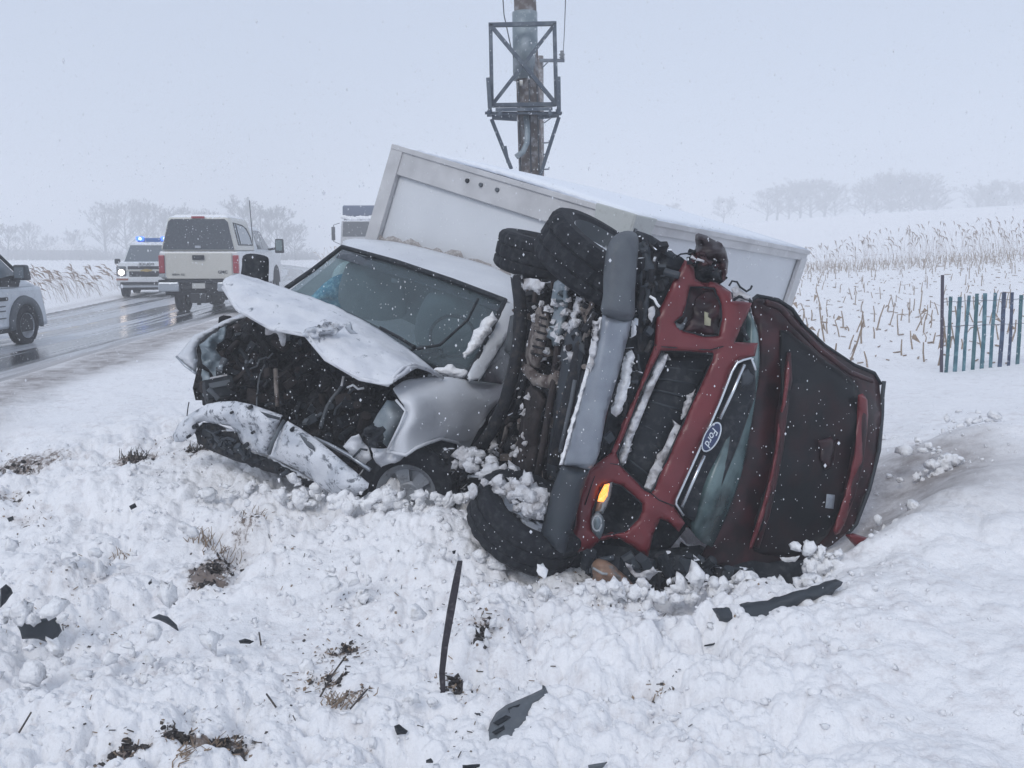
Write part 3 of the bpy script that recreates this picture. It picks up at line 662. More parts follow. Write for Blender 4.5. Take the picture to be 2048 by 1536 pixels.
m = MB(); cc = W(438, 780, 6.95); R = Matrix.Rotation(-.15, 3, 'Y') @ Matrix.Rotation(.5, 3, 'Z') @ Matrix.Rotation(-.35, 3, 'X')
m.obox(cc, (.21, .16, .15), R); bat = m.build('battery', blk, wt, bevel=.008)
MB().obox(cc + R @ Vector((.01, -.04, .082)), (.12, .07, .012), R).build('battery_label', dsnow, bat); MB().obox(cc + R @ Vector((0, -.085, .02)), (.15, .012, .04), R).build('battery_label', gry, bat)
# fenders
sheet('front_fender', [(497,622),(445,642),(410,662),(388,670),(372,690),(353,713),(372,731),(392,746),(396,722),(393,697),(402,682),(425,664),(455,650),(499,634)], wpaint, wt, [(497,622,7.5),(353,712,7.0),(390,745,6.95)], .014, bulge=.09, rnd=16, step=9)
px_tube('fender_edge', [(353,713,7.0),(370,731,6.95),(392,747,6.92)], .01, alu, wt)
sheet('fender_liner', jag([(398,690),(425,668),(452,652),(450,668),(432,700),(448,720),(444,745),(430,765),(420,740),(405,728)], 3, 11, 9), galv, wt, 7.0, .01, bulge=.03, rnd=12, na=.06, ns=.06, step=7)
sheet('fender_liner', jag([(404,738),(418,745),(425,765),(412,800),(403,780)], 2, 12, 9), galv, wt, 7.0, .01, bulge=.02, na=.04, ns=.05, step=8)
ff = loft('front_fender', [[(787,776,6.12),(816,759,6.3),(884,753,6.5),(929,759,6.62),(972,765,6.85),(1014,770,7.1)],
 [(800,800,6.02),(830,795,6.05),(884,795,6.28),(930,800,6.45),(970,805,6.7),(1000,800,7.0)],
 [(809,822,6.02),(832,835,5.98),(878,840,6.2),(925,848,6.4),(958,850,6.62),(978,825,6.85)],
 [(790,868,6.0),(815,870,5.97),(862,868,6.15),(905,873,6.34),(935,882,6.5),(958,858,6.65)],
 [(775,900,6.05),(812,908,5.98),(850,886,6.1),(882,875,6.27),(914,883,6.42),(934,905,6.55)]], wpaint, wt, 6, .012, .012, 4)
px_tube('wheel_arch_lip', [(775,903,6.04),(812,910,5.97),(832,896,6.02),(850,888,6.08),(882,877,6.25),(914,885,6.4),(934,907,6.53)], .012, wpaint, ff)
px_tube('fender_edge', [(792,800,6.02),(811,822,5.98),(800,850,5.97),(776,898,6.0)], .009, wpaint, ff)
sheet('headlight_bucket', [(774,800),(790,802),(811,822),(800,850),(776,896),(748,870),(746,845),(755,828)], galv, wt, 6.22, .012, bulge=.02, rnd=14, na=.03, ns=.03, step=9)
sheet('headlight_bucket', jag([(742,895),(776,896),(812,910),(800,922),(762,934),(746,915)], 2, 5, 9), wdented, wt, 6.1, .012, bulge=.03, rnd=10, na=.04, ns=.05, step=8)
sheet('torn_bracket', jag([(730,855),(745,848),(752,862),(766,852),(768,875),(750,892),(738,890),(742,874),(728,872)], 4, 21, 7), blk, wt, 6.0, .015, bulge=.01, na=.04, ns=.08, step=7)
sheet('bumper_bracket', jag([(686,893),(700,876),(718,870),(724,882),(736,896),(745,920),(735,932),(715,925)], 1.5, 6, 9), wdented, wt, 6.2, .012, bulge=.02, na=.03, ns=.05, step=8)
px_tube('bumper_bracket', [(628,876,6.3),(660,890,6.25),(700,912,6.15),(740,940,6.05)], .014, alu, wt)
px_tube('bumper_bracket', [(706,915,6.1),(722,898,6.1),(735,900,6.1)], .008, dgry, wt)
# bumper halves
bY = linY([(350,870,6.9),(560,840,6.35),(740,980,5.95)])
bl = [(345,872),(356,849),(376,830),(414,808),(440,803),(471,802),(504,809),(564,830),(559,845),(550,865),(542,889),(535,911),(515,906),(499,900),(490,892),(481,884),(474,866),(462,853),(438,848),(425,847),(408,842),(396,848),(390,866),(380,876),(366,884),(350,884)]
fb = sheet('front_bumper', bl, wbump, wt, bY, .014, bulge=.10, rnd=30, na=.025, ns=.035, step=8)
br = [(575,842),(600,856),(630,876),(655,896),(682,919),(712,944),(738,967),(736,976),(716,990),(695,999),(668,990),(641,974),(618,955),(597,941),(565,925),(537,914),(539,900),(548,880),(560,860)]
fb2 = sheet('front_bumper', br, wbump, wt, bY, .014, bulge=.11, rnd=30, na=.02, ns=.03, step=8, off=.03)
px_tube('bumper_crease', [(538,907,6.3),(545,885,6.25),(556,862,6.28),(568,842,6.35)], .014, gry, fb)
for a, b, r_ in ((388,854,5),(375,874,3),(498,816,4),(504,866,3),(490,892,5),(583,860,4),(572,893,2.5),(462,826,3)):
    c_ = W(a, b, bY(a, b) - .125); MB().cyl(c_, c_ + Vector((0, .06, 0)), r_ * .0033, n=10).build('bolt_hole', blk, fb if a < 560 else fb2)
sheet('scuff', jag([(598,868),(612,876),(628,893),(630,904),(618,896),(606,882)], 1.5, 3, 7), gry, fb2, bY, .003, bulge=0, na=0, off=.13, step=9)
sheet('scuff', jag([(615,896),(626,905),(634,930),(638,934),(622,918)], 1.5, 4, 7), dgry, fb2, bY, .003, bulge=0, na=0, off=.13, step=9)
sheet('scuff', [(520,823),(560,835),(558,840),(535,835)], dgry, fb, bY, .003, bulge=0, na=0, off=.13, step=9)
sheet('air_dam', jag([(388,862),(405,845),(440,850),(470,862),(482,886),(500,902),(537,915),(597,942),(641,975),(640,985),(600,968),(540,945),(480,925),(430,905),(395,885)], 2, 9, 12), blks, wt, bY, .03, bulge=.03, na=.03, ns=.03, off=-.05, step=10)
junk('torn_trim', [(395,850),(440,855),(480,890),(560,930),(640,978),(600,965),(500,925),(420,895)], bY, 30, [blk, dgry], wt, (.03, .08), 12, (.0, .08), 4)
px_tube('torn_trim', [(374,832,6.8),(376,815,6.8),(378,804,6.8)], .004, blk, wt)
# wheel arch, wheel, door remains
sheet('wheel_well', [(740,965),(765,930),(812,908),(850,888),(885,876),(914,885),(935,907),(985,835),(1014,775),(1050,760),(1060,900),(1000,960),(960,1010),(860,1010),(740,1010)], blk, wt, [(740,960,6.7),(1040,800,7.2),(950,1000,6.6)], .1, bulge=.05, na=.05, step=16)
wheel(wt, W(818, 985, 6.22), Vector((-.12, -1, .06)), .34, .22, .60, steelw, holes=6)
junk('wheel_arch_trim', [(850,900),(900,885),(925,905),(960,900),(990,960),(930,990),(870,960)], lambda a, b: 6.3, 36, [blks, blk], wt, (.05, .13), 13, (0, .2), 3)
sheet('door', [(1014,771),(1050,760),(1060,820),(1010,900),(960,880),(936,905),(958,858),(980,825)], blk, wt, [(1014,771,7.15),(1050,820,7.4),(940,905,6.7)], .03, bulge=.02, step=14)
# both towing mirrors
for nm, pts, Yv, arm in (('towing_mirror', [(486,512),(500,507),(520,509),(535,514),(538,525),(537,560),(535,600),(484,580),(484,530)], 7.7, [(520,590,7.75),(560,600,7.85),(590,585,7.95)]),):
    mm_ = sheet(nm, smoothp(pts, 2), blk, wt, Yv, .09, bulge=.03, rnd=10, na=0); px_tube('mirror_arm', arm, .016, blk, mm_)
# cab shell behind, closing the cab down to the ground
m = MB(); f_ = [W(560,620,8.1), W(1030,770,7.25), W(1030,600,7.9), W(700,500,8.9)]
q = [W(575,760,8.3), W(1045,900,7.5), W(1090,880,8.4), W(690,740,9.5)]; r_ = [W(590,600,8.4), W(1035,760,7.6), W(1050,650,8.4), W(760,560,9.4)]
m.hexa(q + r_); m.build('cab_body', wpaint, wt)
# ================================================================== overturned red pickup
rt = root('overturned_pickup', 'crashed red pickup truck lying on its side with its hood torn open', 'pickup truck', (.9, 5.9, -.2))
fY = linY([(1250,465,5.45),(1100,1110,5.22),(1500,700,5.50),(1370,1040,5.28)])
outer = [(1370,519),(1345,565),(1328,600),(1312,634),(1308,690),(1275,780),(1230,885),(1222,905),(1200,922),(1176,942),(1158,988),(1150,1051),(1134,1108),(1180,1100),(1202,1080),(1230,1072),(1262,1092),(1296,1115),(1307,1067),(1321,1038),(1336,1044),(1358,1064),(1370,1046),(1348,1013),(1361,984),(1380,942),(1398,895),(1420,850),(1439,811),(1464,739),(1478,722),(1510,712),(1516,686),(1470,684),(1484,650),(1497,625),(1504,606),(1484,602),(1466,602),(1462,584),(1432,565),(1420,563),(1414,573),(1391,557),(1388,534)]
h1 = [(1223,965),(1245,972),(1284,1007),(1284,1022),(1277,1038),(1252,1061),(1230,1068),(1202,1072),(1184,1060),(1182,1040),(1188,1015),(1200,975)]
h2 = [(1322,701),(1380,703),(1426,708),(1423,724),(1365,850),(1307,978),(1300,985),(1290,980),(1241,932),(1234,907),(1266,826),(1295,755)]
h3 = [(1380,573),(1404,574),(1428,577),(1442,610),(1443,640),(1437,672),(1407,672),(1366,662),(1349,644),(1365,632),(1372,610)]
fr = sheet('grille_frame', outer, redp, rt, fY, .03, [h1, h2, h3], step=8, bulge=.025, rnd=7, na=.012, ns=.02)
for hh in (h1, h2, h3): px_tube('opening_trim', [(a, b, fY(a, b) + .005) for a, b in hh + hh[:1]], .007, blk, fr, 5)
for q in ([(1312,700),(1310,690),(1330,694),(1420,700),(1470,686)], [(1241,930),(1215,926),(1190,950),(1170,1010)], [(1300,984),(1318,1000),(1348,1012)]): px_tube('panel_gap', [(a, b, fY(a, b) - .024) for a, b in q], .0035, blk, fr, 4)
# recesses behind the openings
back = sheet('front_structure', [(1275,475),(1330,500),(1400,540),(1500,610),(1516,690),(1470,760),(1420,900),(1370,1060),(1330,1110),(1250,1130),(1160,1120),(1135,1090),(1190,930),(1240,720),(1262,600)], blk, rt, fY, .1, bulge=.03, rnd=20, na=.05, ns=.02, step=16, off=-.26)
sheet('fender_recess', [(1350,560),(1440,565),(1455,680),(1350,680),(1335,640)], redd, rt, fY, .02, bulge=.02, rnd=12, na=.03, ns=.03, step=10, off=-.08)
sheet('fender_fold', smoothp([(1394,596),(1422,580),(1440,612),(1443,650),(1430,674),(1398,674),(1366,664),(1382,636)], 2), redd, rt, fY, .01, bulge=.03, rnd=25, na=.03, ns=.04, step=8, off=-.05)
sheet('warning_tag', [(1409,623),(1417,626),(1416,634),(1422,638),(1421,652),(1409,650)], M('yellowed_tag', (.32, .31, .22), .6), rt, fY, .004, bulge=0, off=.03)
sheet('fog_lamp', smoothp([(1350,644),(1362,648),(1372,634),(1374,640),(1364,664),(1352,660)]), gry, rt, fY, .02, bulge=.03, rnd=6, off=-.01, step=6)
sheet('radiator_grille', [(1333,718),(1420,712),(1416,730),(1395,775),(1350,872),(1298,980),(1275,965),(1248,940),(1244,915),(1270,850),(1300,790)], blk, rt, fY, .05, bulge=.02, rnd=10, off=-.13, na=.01)
for k in range(9):      # bars of the lower grille
    t = (k + .5) / 9; a0 = np.array((1328, 722)) * (1 - t) + np.array((1246, 925)) * t; a1 = np.array((1412, 728)) * (1 - t) + np.array((1300, 970)) * t
    px_tube('grille_bar', [(a0[0], a0[1], fY(*a0) + .11), (a1[0], a1[1], fY(*a1) + .11)], .007, dgry, rt, 5)
sheet('packed_snow', jag([(1322,704),(1336,708),(1330,730),(1308,775),(1285,830),(1262,890),(1252,925),(1246,932),(1240,925),(1238,905),(1262,840),(1292,770)], 1.5, 31, 20), dsnow, rt, fY, .05, bulge=.02, rnd=5, na=.03, ns=.05, off=-.045, step=8)
sheet('packed_snow', jag([(1352,845),(1366,855),(1345,905),(1318,958),(1303,983),(1288,974),(1300,940),(1330,890)], 1.5, 32, 20), dsnow, rt, fY, .05, bulge=.02, rnd=5, na=.03, ns=.05, off=-.045, step=8)
sheet('packed_snow', jag([(1372,790),(1392,776),(1376,830),(1362,840)], 3, 36, 7), dsnow, rt, fY, .03, bulge=.02, rnd=6, na=.02, off=-.05, step=7)
# bumper in three pieces: cap, satin centre, lower cap
bpY = lambda a, b: fY(a, b) - .20 + .0006 * abs(1200 - a)
sheet('bumper_cap', smoothp([(1205,629),(1206,590),(1207,545),(1213,500),(1226,474),(1249,462),(1270,465),(1277,482),(1274,530),(1270,580),(1264,641)], 3), gry, rt, bpY, .05, bulge=.09, rnd=22, step=9, off=.03)
sheet('front_bumper', [(1205,629),(1235,632),(1264,641),(1257,671),(1238,745),(1212,832),(1199,905),(1190,928),(1178,940),(1127,930),(1140,880),(1171,765),(1190,700)], lgry, rt, bpY, .05, bulge=.05, rnd=16, step=10, na=.004)
sheet('bumper_cap', [(1123,930),(1179,940),(1171,962),(1155,1020),(1140,1070),(1128,1112),(1100,1100),(1080,1072),(1092,1020),(1105,975)], dgry, rt, bpY, .06, bulge=.08, rnd=22, step=9, off=-.02)
sheet('bumper_snow', jag([(1199,634),(1207,634),(1192,700),(1172,770),(1146,860),(1126,930),(1118,930),(1132,880),(1158,790),(1180,705)], 1.2, 41, 22), snowm, rt, bpY, .03, bulge=.012, rnd=4, off=-.01, step=7, na=.01, ns=.06)
sheet('bumper_snow', jag([(1252,706),(1264,700),(1270,715),(1258,770),(1246,820),(1232,834),(1222,826),(1236,775)], 2.5, 42, 7), snowm, rt, fY, .05, bulge=.07, rnd=9, off=.02, step=6, na=.015, ns=.08)
sheet('bumper_snow', jag([(1190,650),(1200,636),(1192,720),(1180,745),(1178,700)], 2, 43, 7), dsnow, rt, bpY, .04, bulge=.03, rnd=7, off=.01, step=7, na=.02, ns=.08)
sheet('bumper_snow', [(1264,640),(1276,650),(1272,670),(1262,676)], snowm, rt, fY, .03, bulge=.04, rnd=6, off=.05, step=6)
sheet('bumper_bracket', jag([(1284,482),(1302,490),(1303,520),(1312,530),(1308,560),(1302,580),(1298,620),(1290,650),(1284,640),(1282,600),(1278,560),(1286,520)], 2, 44, 9), dgry, rt, fY, .03, [smoothp([(1286,546),(1292,544),(1291,566),(1285,570)], 2), smoothp([(1284,586),(1290,584),(1288,600),(1282,602)], 2)], bulge=.02, rnd=6, off=.02, step=8)
ARC = [(1264,470),(1290,466),(1320,482),(1350,508),(1372,522),(1360,560),(1330,610),(1310,650),(1305,700),(1262,800),(1235,870),(1200,920),(1230,760),(1258,660),(1268,560)]
sheet('inner_fender', smoothp(ARC, 2), blk, rt, fY, .04, bulge=.03, rnd=14, off=-.08, na=.03, ns=.04, step=10)
junk('bracket', ARC, lambda a, b: fY(a, b) + .06, 60, [blks, dgry, blks], rt, (.02, .07), 45, (0, .1), 6, dirn=(-4, 22))
px_tube('torn_strip', [(1300,593,5.3),(1309,598,5.28),(1314,608,5.28),(1319,614,5.28)], .008, snowm, rt)
sheet('torn_strip', jag([(1296,618),(1308,612),(1310,630),(1304,646),(1297,636)], 2, 4, 6), dsnow, rt, 5.32, .01, bulge=.02, step=6)
# torn fender remnant on top
tf = [(1391,470),(1396,466),(1404,468),(1428,480),(1443,486),(1453,505),(1457,523),(1455,545),(1450,562),(1444,560),(1440,545),(1432,532),(1420,524),(1405,522),(1386,508),(1390,500),(1392,490)]
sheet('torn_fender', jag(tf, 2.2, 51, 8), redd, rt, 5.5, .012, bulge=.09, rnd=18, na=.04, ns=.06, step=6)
sheet('torn_fender', jag([(1386,510),(1404,522),(1430,530),(1444,548),(1448,563),(1440,566),(1420,566),(1412,575),(1392,558),(1388,535),(1375,522)], 2.5, 52, 8), blk, rt, 5.6, .05, bulge=.04, rnd=12, na=.05, ns=.06, step=7)
sheet('torn_strip', jag([(1384,510),(1396,516),(1410,520),(1408,526),(1390,522),(1380,516)], 2, 53, 5), dsnow, rt, 5.38, .012, bulge=.02, rnd=5, step=5)
junk('torn_strip', [(1372,500),(1400,500),(1430,515),(1445,550),(1400,545),(1370,525)], lambda a, b: 5.5, 26, [blks, redd, blk], rt, (.02, .06), 54, (0, .12), 2)
sheet('torn_strip', jag([(1462,578),(1474,570),(1488,584),(1504,594),(1506,604),(1490,602),(1466,600)], 2, 55, 6), dsnow, rt, 5.4, .02, bulge=.04, rnd=6, na=.02, ns=.08, step=6)
px_tube('wire', [(1458,572,5.4),(1464,562,5.4),(1474,564,5.38),(1480,574,5.38),(1493,583,5.4),(1501,578,5.42),(1504,571,5.42)], .006, blk, rt)
px_tube('wire', [(1467,600,5.36),(1478,593,5.35),(1498,599,5.36),(1502,604,5.36)], .009, blk, rt)
px_tube('wire', [(1352,514,5.4),(1362,508,5.4),(1372,507,5.38),(1384,506,5.38)], .005, blk, rt)
# upper grille with chrome surround, bar and oval badge
gs = sheet('upper_grille', [(1367,1031),(1351,1006),(1403,892),(1464,745),(1478,724),(1504,717),(1510,740),(1512,790),(1480,880),(1440,980),(1400,1050)], blk, rt, fY, .04, bulge=.01, rnd=10, off=-.05, na=0)
def chrome_bar(pts, r=.011): return px_tube('chrome_trim', [(a, b, fY(a, b) - .045) for a, b in pts], r, chrome, gs)
chrome_bar([(1367,1031),(1352,1008),(1353,1000),(1403,890),(1440,805),(1464,743),(1474,726),(1486,720),(1502,716),(1507,728),(1511,741)], .008)
chrome_bar([(1364,1014),(1385,965),(1409,911)], .010); chrome_bar([(1440,838),(1465,785),(1489,729)], .010)
sheet('mirror', jag([(1478,745),(1496,736),(1508,752),(1500,772),(1484,776)], 1.5, 3, 8), dgry, rt, fY, .02, bulge=.03, rnd=8, off=.03, step=7)
oc = W(1423, 874, fY(1423, 874) - .085); od = (W(1441, 839, fY(1441, 839) - .085) - oc)
lx = -od.normalized(); vn = (Vector((0, 0, CAMZ)) - oc).normalized(); lz = (vn - lx * vn.dot(lx)).normalized(); ly = lz.cross(lx)
# along the bar runs the long axis of the oval
def oval(nm, a, b, h, mat, par, r0=0):
    m = MB(); N = 40
    for zz, k in ((-.02, 1), (h, 1), (h + .003, .93)):
        for i in range(N):
            t = 2 * math.pi * i / N; m.v.append(oc + lx * (a * k * math.cos(t)) + ly * (b * k * math.sin(t)) + lz * zz)
    for l in range(2):
        for i in range(N): m.f.append([l * N + i, l * N + (i + 1) % N, (l + 1) * N + (i + 1) % N, (l + 1) * N + i])
    m.f.append([2 * N + i for i in range(N)]); return m.build(nm, mat, par)
ov = oval('badge', .094, .043, .0, chrome, gs)
oval('badge_field', .085, .035, .004, M('badge_blue', (.02, .035, .10), .3), ov)
mtx = Matrix((( lx.x, ly.x, lz.x, oc.x + lz.x * .009), (lx.y, ly.y, lz.y, oc.y + lz.y * .009), (lx.z, ly.z, lz.z, oc.z + lz.z * .009), (0, 0, 0, 1)))
text('badge_lettering', 'Ford', .056, chrome, ov, mtx, .35, .001)
# glassy surface made up for the dark, icy grille interior, no real windshield
gg = loft('windshield', [[(1496,622,5.62),(1506,636,5.60),(1515,660,5.62),(1519,690,5.64)], [(1482,700,5.60),(1500,720,5.52),(1513,735,5.55),(1518,748,5.62)],
 [(1452,800,5.60),(1474,815,5.48),(1492,830,5.52),(1504,842,5.62)], [(1418,880,5.58),(1444,900,5.42),(1468,920,5.48),(1486,935,5.6)],
 [(1388,960,5.55),(1412,980,5.36),(1440,1000,5.42),(1462,1012,5.55)], [(1366,1040,5.52),(1385,1065,5.36),(1405,1085,5.40),(1425,1095,5.5)]], glassg, rt, 5, .01)
px_tube('wiper', [(1484,655,5.45),(1490,668,5.42),(1496,680,5.42)], .012, blk, gg)
# hood seen from its underside
hY = linY([(1515,640,5.78),(1760,770,6.3),(1680,1080,6.0),(1440,1100,5.6)])
hp = [(1500,600),(1510,593),(1525,592),(1555,600),(1583,618),(1596,634),(1606,650),(1625,670),(1647,689),(1680,713),(1708,729),(1730,737),(1750,748),(1759,765),(1763,826),(1758,897),(1750,940),(1738,978),(1727,1010),(1713,1044),(1700,1060),(1687,1072),(1665,1090),(1647,1100),(1640,1120),(1628,1138),(1580,1143),(1525,1146),(1480,1142),(1454,1135),(1425,1125),(1403,1112),(1440,1030),(1478,948),(1499,856),(1514,760),(1519,690),(1514,650),(1504,628)]
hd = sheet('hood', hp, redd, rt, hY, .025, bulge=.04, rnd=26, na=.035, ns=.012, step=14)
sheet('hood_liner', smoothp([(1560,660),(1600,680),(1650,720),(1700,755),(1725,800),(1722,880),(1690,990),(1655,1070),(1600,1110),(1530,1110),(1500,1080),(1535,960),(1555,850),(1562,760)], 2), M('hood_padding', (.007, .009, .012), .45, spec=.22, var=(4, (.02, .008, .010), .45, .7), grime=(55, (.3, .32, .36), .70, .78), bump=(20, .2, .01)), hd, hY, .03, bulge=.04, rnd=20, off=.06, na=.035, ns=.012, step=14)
def rib(pts, r, mat): return px_tube('hood_rib', [(a, b, hY(a, b) - .10) for a, b in pts], r, mat, hd, 8)
rib([(1578,705),(1575,760),(1563,830),(1557,900),(1545,960),(1530,1030),(1512,1095)], [.012,.03,.035,.03,.03,.03,.02], redd)
rib([(1725,790),(1722,860),(1712,930),(1698,990),(1678,1050)], [.02,.04,.045,.04,.02], redd)
rib([(1640,885),(1655,900),(1668,880),(1662,930)], [.02,.035,.03,.015], redd)
rib([(1532,605),(1560,615),(1590,650),(1640,700),(1700,745),(1745,762)], [.02,.02,.02,.018,.018,.015], redd)
sheet('hood_stripe', smoothp([(1574,720),(1582,730),(1573,800),(1560,880),(1548,950),(1532,1020),(1505,1095),(1500,1085),(1525,1010),(1545,930),(1556,850),(1568,780)], 2), redp, hd, hY, .006, bulge=.02, rnd=6, off=.125, na=.03, ns=.02, step=10)
sheet('hood_stripe', smoothp([(1716,790),(1735,800),(1734,870),(1720,950),(1704,1010),(1680,1066),(1666,1060),(1690,990),(1708,910),(1714,850)], 2), redp, hd, hY, .006, bulge=.02, rnd=6, off=.135, na=.03, ns=.02, step=10)
sheet('hood_stripe', jag([(1636,880),(1662,872),(1670,890),(1662,935),(1650,940),(1640,910)], 2, 5, 8), redd, hd, hY, .006, bulge=.02, rnd=6, off=.12, na=.03, ns=.02, step=8)
sheet('hood_label', [(1654,988),(1670,990),(1667,1018),(1651,1016)], lgry, hd, hY, .003, bulge=0, na=0, off=.13)
px_tube('hood_edge', [(1768,762,6.28),(1765,790,6.27),(1764,830,6.26),(1758,900,6.22),(1738,980,6.16),(1712,1048,6.1),(1694,1068,6.05)], .014, dgry, hd)
px_tube('hood_edge', [(1500,604,5.76),(1514,592,5.78),(1556,600,5.85),(1584,618,5.92),(1606,650,5.98),(1648,690,6.08),(1708,730,6.18),(1748,746,6.26),(1761,768,6.28)], .013, blk, hd)
sheet('torn_fender', [(1690,1070),(1705,1066),(1745,1078),(1740,1086),(1722,1090),(1715,1098),(1700,1082)], redp, rt, 5.85, .02, bulge=.03, rnd=6, step=7)
sheet('torn_strip', jag([(1560,1116),(1600,1112),(1590,1124),(1570,1124)], 1.5, 6, 6), snowm, rt, 5.6, .01, bulge=.01, step=6, off=.1)
# lamps
lp_ = sheet('headlight', [(1211,966),(1225,964),(1222,990),(1214,1012),(1206,1028),(1190,1026),(1196,997),(1203,978)], lens, rt, fY, .03, bulge=.03, rnd=6, off=.0, step=6, na=0)
sheet('turn_signal', [(1209,969),(1219,967),(1215,992),(1207,1004),(1195,1003),(1198,990)], amberlit, lp_, fY, .01, bulge=.02, rnd=5, off=.03, step=5, na=.01, ns=.1)
sheet('turn_signal', [(1207,1004),(1195,1003),(1190,1022),(1203,1024)], amberoff, lp_, fY, .01, bulge=.02, rnd=5, off=.02, step=5, na=0)
fl = sheet('headlight', smoothp([(1194,1024),(1205,1032),(1209,1050),(1204,1070),(1198,1078),(1186,1066),(1181,1050),(1184,1034)]), galv, rt, fY, .03, bulge=.06, rnd=12, off=.02, step=6, na=0)
px_tube('lamp_ring', [(1194 + 9 * math.cos(t), 1047 + 15 * math.sin(t), 5.14) for t in np.linspace(0, 6.283, 20)], .006, lens, fl)
sheet('smashed_lamp', smoothp([(1185,1118),(1183,1150),(1181,1186),(1210,1192),(1245,1182),(1266,1168),(1240,1142),(1215,1122)], 2), amberoff, rt, 5.05, .02, bulge=.08, rnd=20, step=8, na=.02, ns=.05)
px_tube('lamp_ring', [(1186,1136,4.98),(1205,1147,4.94),(1215,1148,4.94)], .007, lens, rt)
junk('broken_trim', [(1150,1105),(1300,1110),(1400,1110),(1500,1140),(1620,1140),(1560,1160),(1400,1175),(1280,1175),(1160,1150)], lambda a, b: 5.15 + (a - 1150) * .0007, 90, [blk, dgry, blks, blk], rt, (.04, .13), 61, (0, .12), 8, dirn=(18, 2))
sheet('broken_trim', jag([(1250,1125),(1262,1130),(1272,1145),(1300,1140),(1306,1132),(1316,1145),(1300,1160),(1270,1155)], 3, 62, 8), dsnow, rt, 5.02, .02, bulge=.03, rnd=7, na=.03, ns=.06, step=6)
sheet('lower_body', [(1135,1080),(1300,1100),(1400,1090),(1460,1120),(1640,1120),(1600,1180),(1380,1200),(1180,1190),(1130,1140)], blk, rt, lambda a, b: 5.35 + (a - 1150) * .0009, .2, bulge=.05, na=.05, step=18)
# wheels: both axles now stand almost upright
AX = Vector((.42, -.30, .86))
wheel(rt, W(1193, 520, 5.72), AX + Vector((.12, 0, 0)), .375, .285, .62, M('snowy_rim', (.06, .07, .08), .5, .3, snow=.55), holes=7)
wheel(rt, W(1055, 1042, 5.35), -(AX + Vector((.02, -.02, 0))), .35, .25, .62, blks, holes=7)
wheel(rt, W(1092, 515, 6.75), Vector((.22, -.10, .97)), .36, .27, .62, blks, holes=7)
# underside
uY = lambda a, b: 5.55 + max(0, (1180 - a)) * .0068 - (b - 700) * .0004
UN = [(1030,551),(1060,556),(1120,560),(1205,566),(1205,630),(1180,720),(1150,800),(1125,930),(1100,1000),(1060,965),(1020,970),(985,960),(935,930),(940,905),(985,850),(1010,790),(1024,720)]
sheet('chassis', UN, grm, rt, uY, .2, bulge=.06, rnd=20, na=.08, ns=.03, step=12, off=-.12)
px_tube('frame_rail', [(1034,552,6.4),(1040,600,6.35),(1042,660,6.3),(1030,730,6.3),(1012,800,6.3),(985,860,6.35),(945,915,6.4)], .045, blks, rt)
px_tube('frame_rail', [(1190,560,5.6),(1178,620,5.6),(1165,700,5.55),(1140,800,5.55),(1110,930,5.5)], .05, blks, rt)
sheet('oil_pan', smoothp([(1077,613),(1100,622),(1098,660),(1092,692),(1080,735),(1062,738),(1050,712),(1058,670),(1066,636)], 2), tan, rt, uY, .1, bulge=.10, rnd=12, off=.17, na=.01, step=7)
for k in range(6): px_tube('pan_rib', [(1062 - k * 1.5 + 10, 632 + k * 15, uY(1070, 640) - .27), (1092 - k, 638 + k * 15, uY(1095, 640) - .27)], .008, grm, rt, 5)
sheet('transmission', smoothp([(1108,565),(1135,560),(1142,600),(1130,650),(1118,690),(1104,690),(1100,640)], 2), galv, rt, uY, .1, bulge=.10, rnd=14, off=.12, na=.03, ns=.04, step=7)
sheet('gearbox_housing', smoothp([(1052,780),(1075,770),(1090,800),(1082,850),(1070,940),(1040,955),(1022,950),(1035,880)], 2), brn, rt, uY, .1, bulge=.10, rnd=14, off=.13, na=.05, ns=.03, step=8)
sheet('exhaust_pipe', smoothp([(1012,790),(1036,780),(1040,810),(1030,845),(1015,855),(1006,835)], 2), brn, rt, uY, .1, bulge=.08, rnd=12, off=.05, na=.04, step=7)
px_tube('axle', [(1050,735,6.1),(1075,760,6.0),(1100,765,5.9),(1130,740,5.8)], [.03,.045,.045,.03], tan, rt)
px_tube('drive_shaft', [(1130,570,5.95),(1120,650,5.9),(1108,760,5.85),(1085,900,5.8),(1075,950,5.8)], .022, brn, rt)
for k, (x_, c1) in enumerate(((1148, dgry), (1165, blk))):
    pass
ad_ = sheet('skid_plate', smoothp([(1150,632),(1164,626),(1172,640),(1166,668),(1172,700),(1166,780),(1150,860),(1128,955),(1106,960),(1092,945),(1104,850),(1112,770),(1122,700),(1134,655)], 2), dgry, rt, lambda a, b: uY(a, b) - .12, .03, bulge=.07, rnd=14, step=8, na=.012)
sheet('skid_recess', smoothp([(1150,706),(1162,704),(1164,720),(1150,800),(1134,880),(1118,940),(1110,935),(1124,850),(1136,770)], 2), blk, ad_, lambda a, b: uY(a, b) - .12, .01, bulge=.01, rnd=6, step=8, off=.08)
px_tube('tow_bar', [(1150,760,5.42),(1143,800,5.4),(1132,850,5.38),(1120,905,5.36)], .012, gry, rt)
junk('chassis_part', UN, uY, 170, [brn, blks, grm, tan, blks], rt, (.025, .09), 71, (.0, .17), 22, dirn=(-7, 24))
junk('caked_snow', [(1040,560),(1140,565),(1180,640),(1150,720),(1090,740),(1060,960),(1000,960),(960,920),(1010,840),(1045,740)], uY, 46, [dsnow, dsnow], rt, (.02, .075), 72, (.18, .26), 0)
sheet('caked_snow', jag([(1035,560),(1060,556),(1090,566),(1080,590),(1062,585),(1048,590),(1036,580)], 3, 73, 7), dsnow, rt, uY, .05, bulge=.04, rnd=8, off=.10, na=.03, ns=.06, step=6)
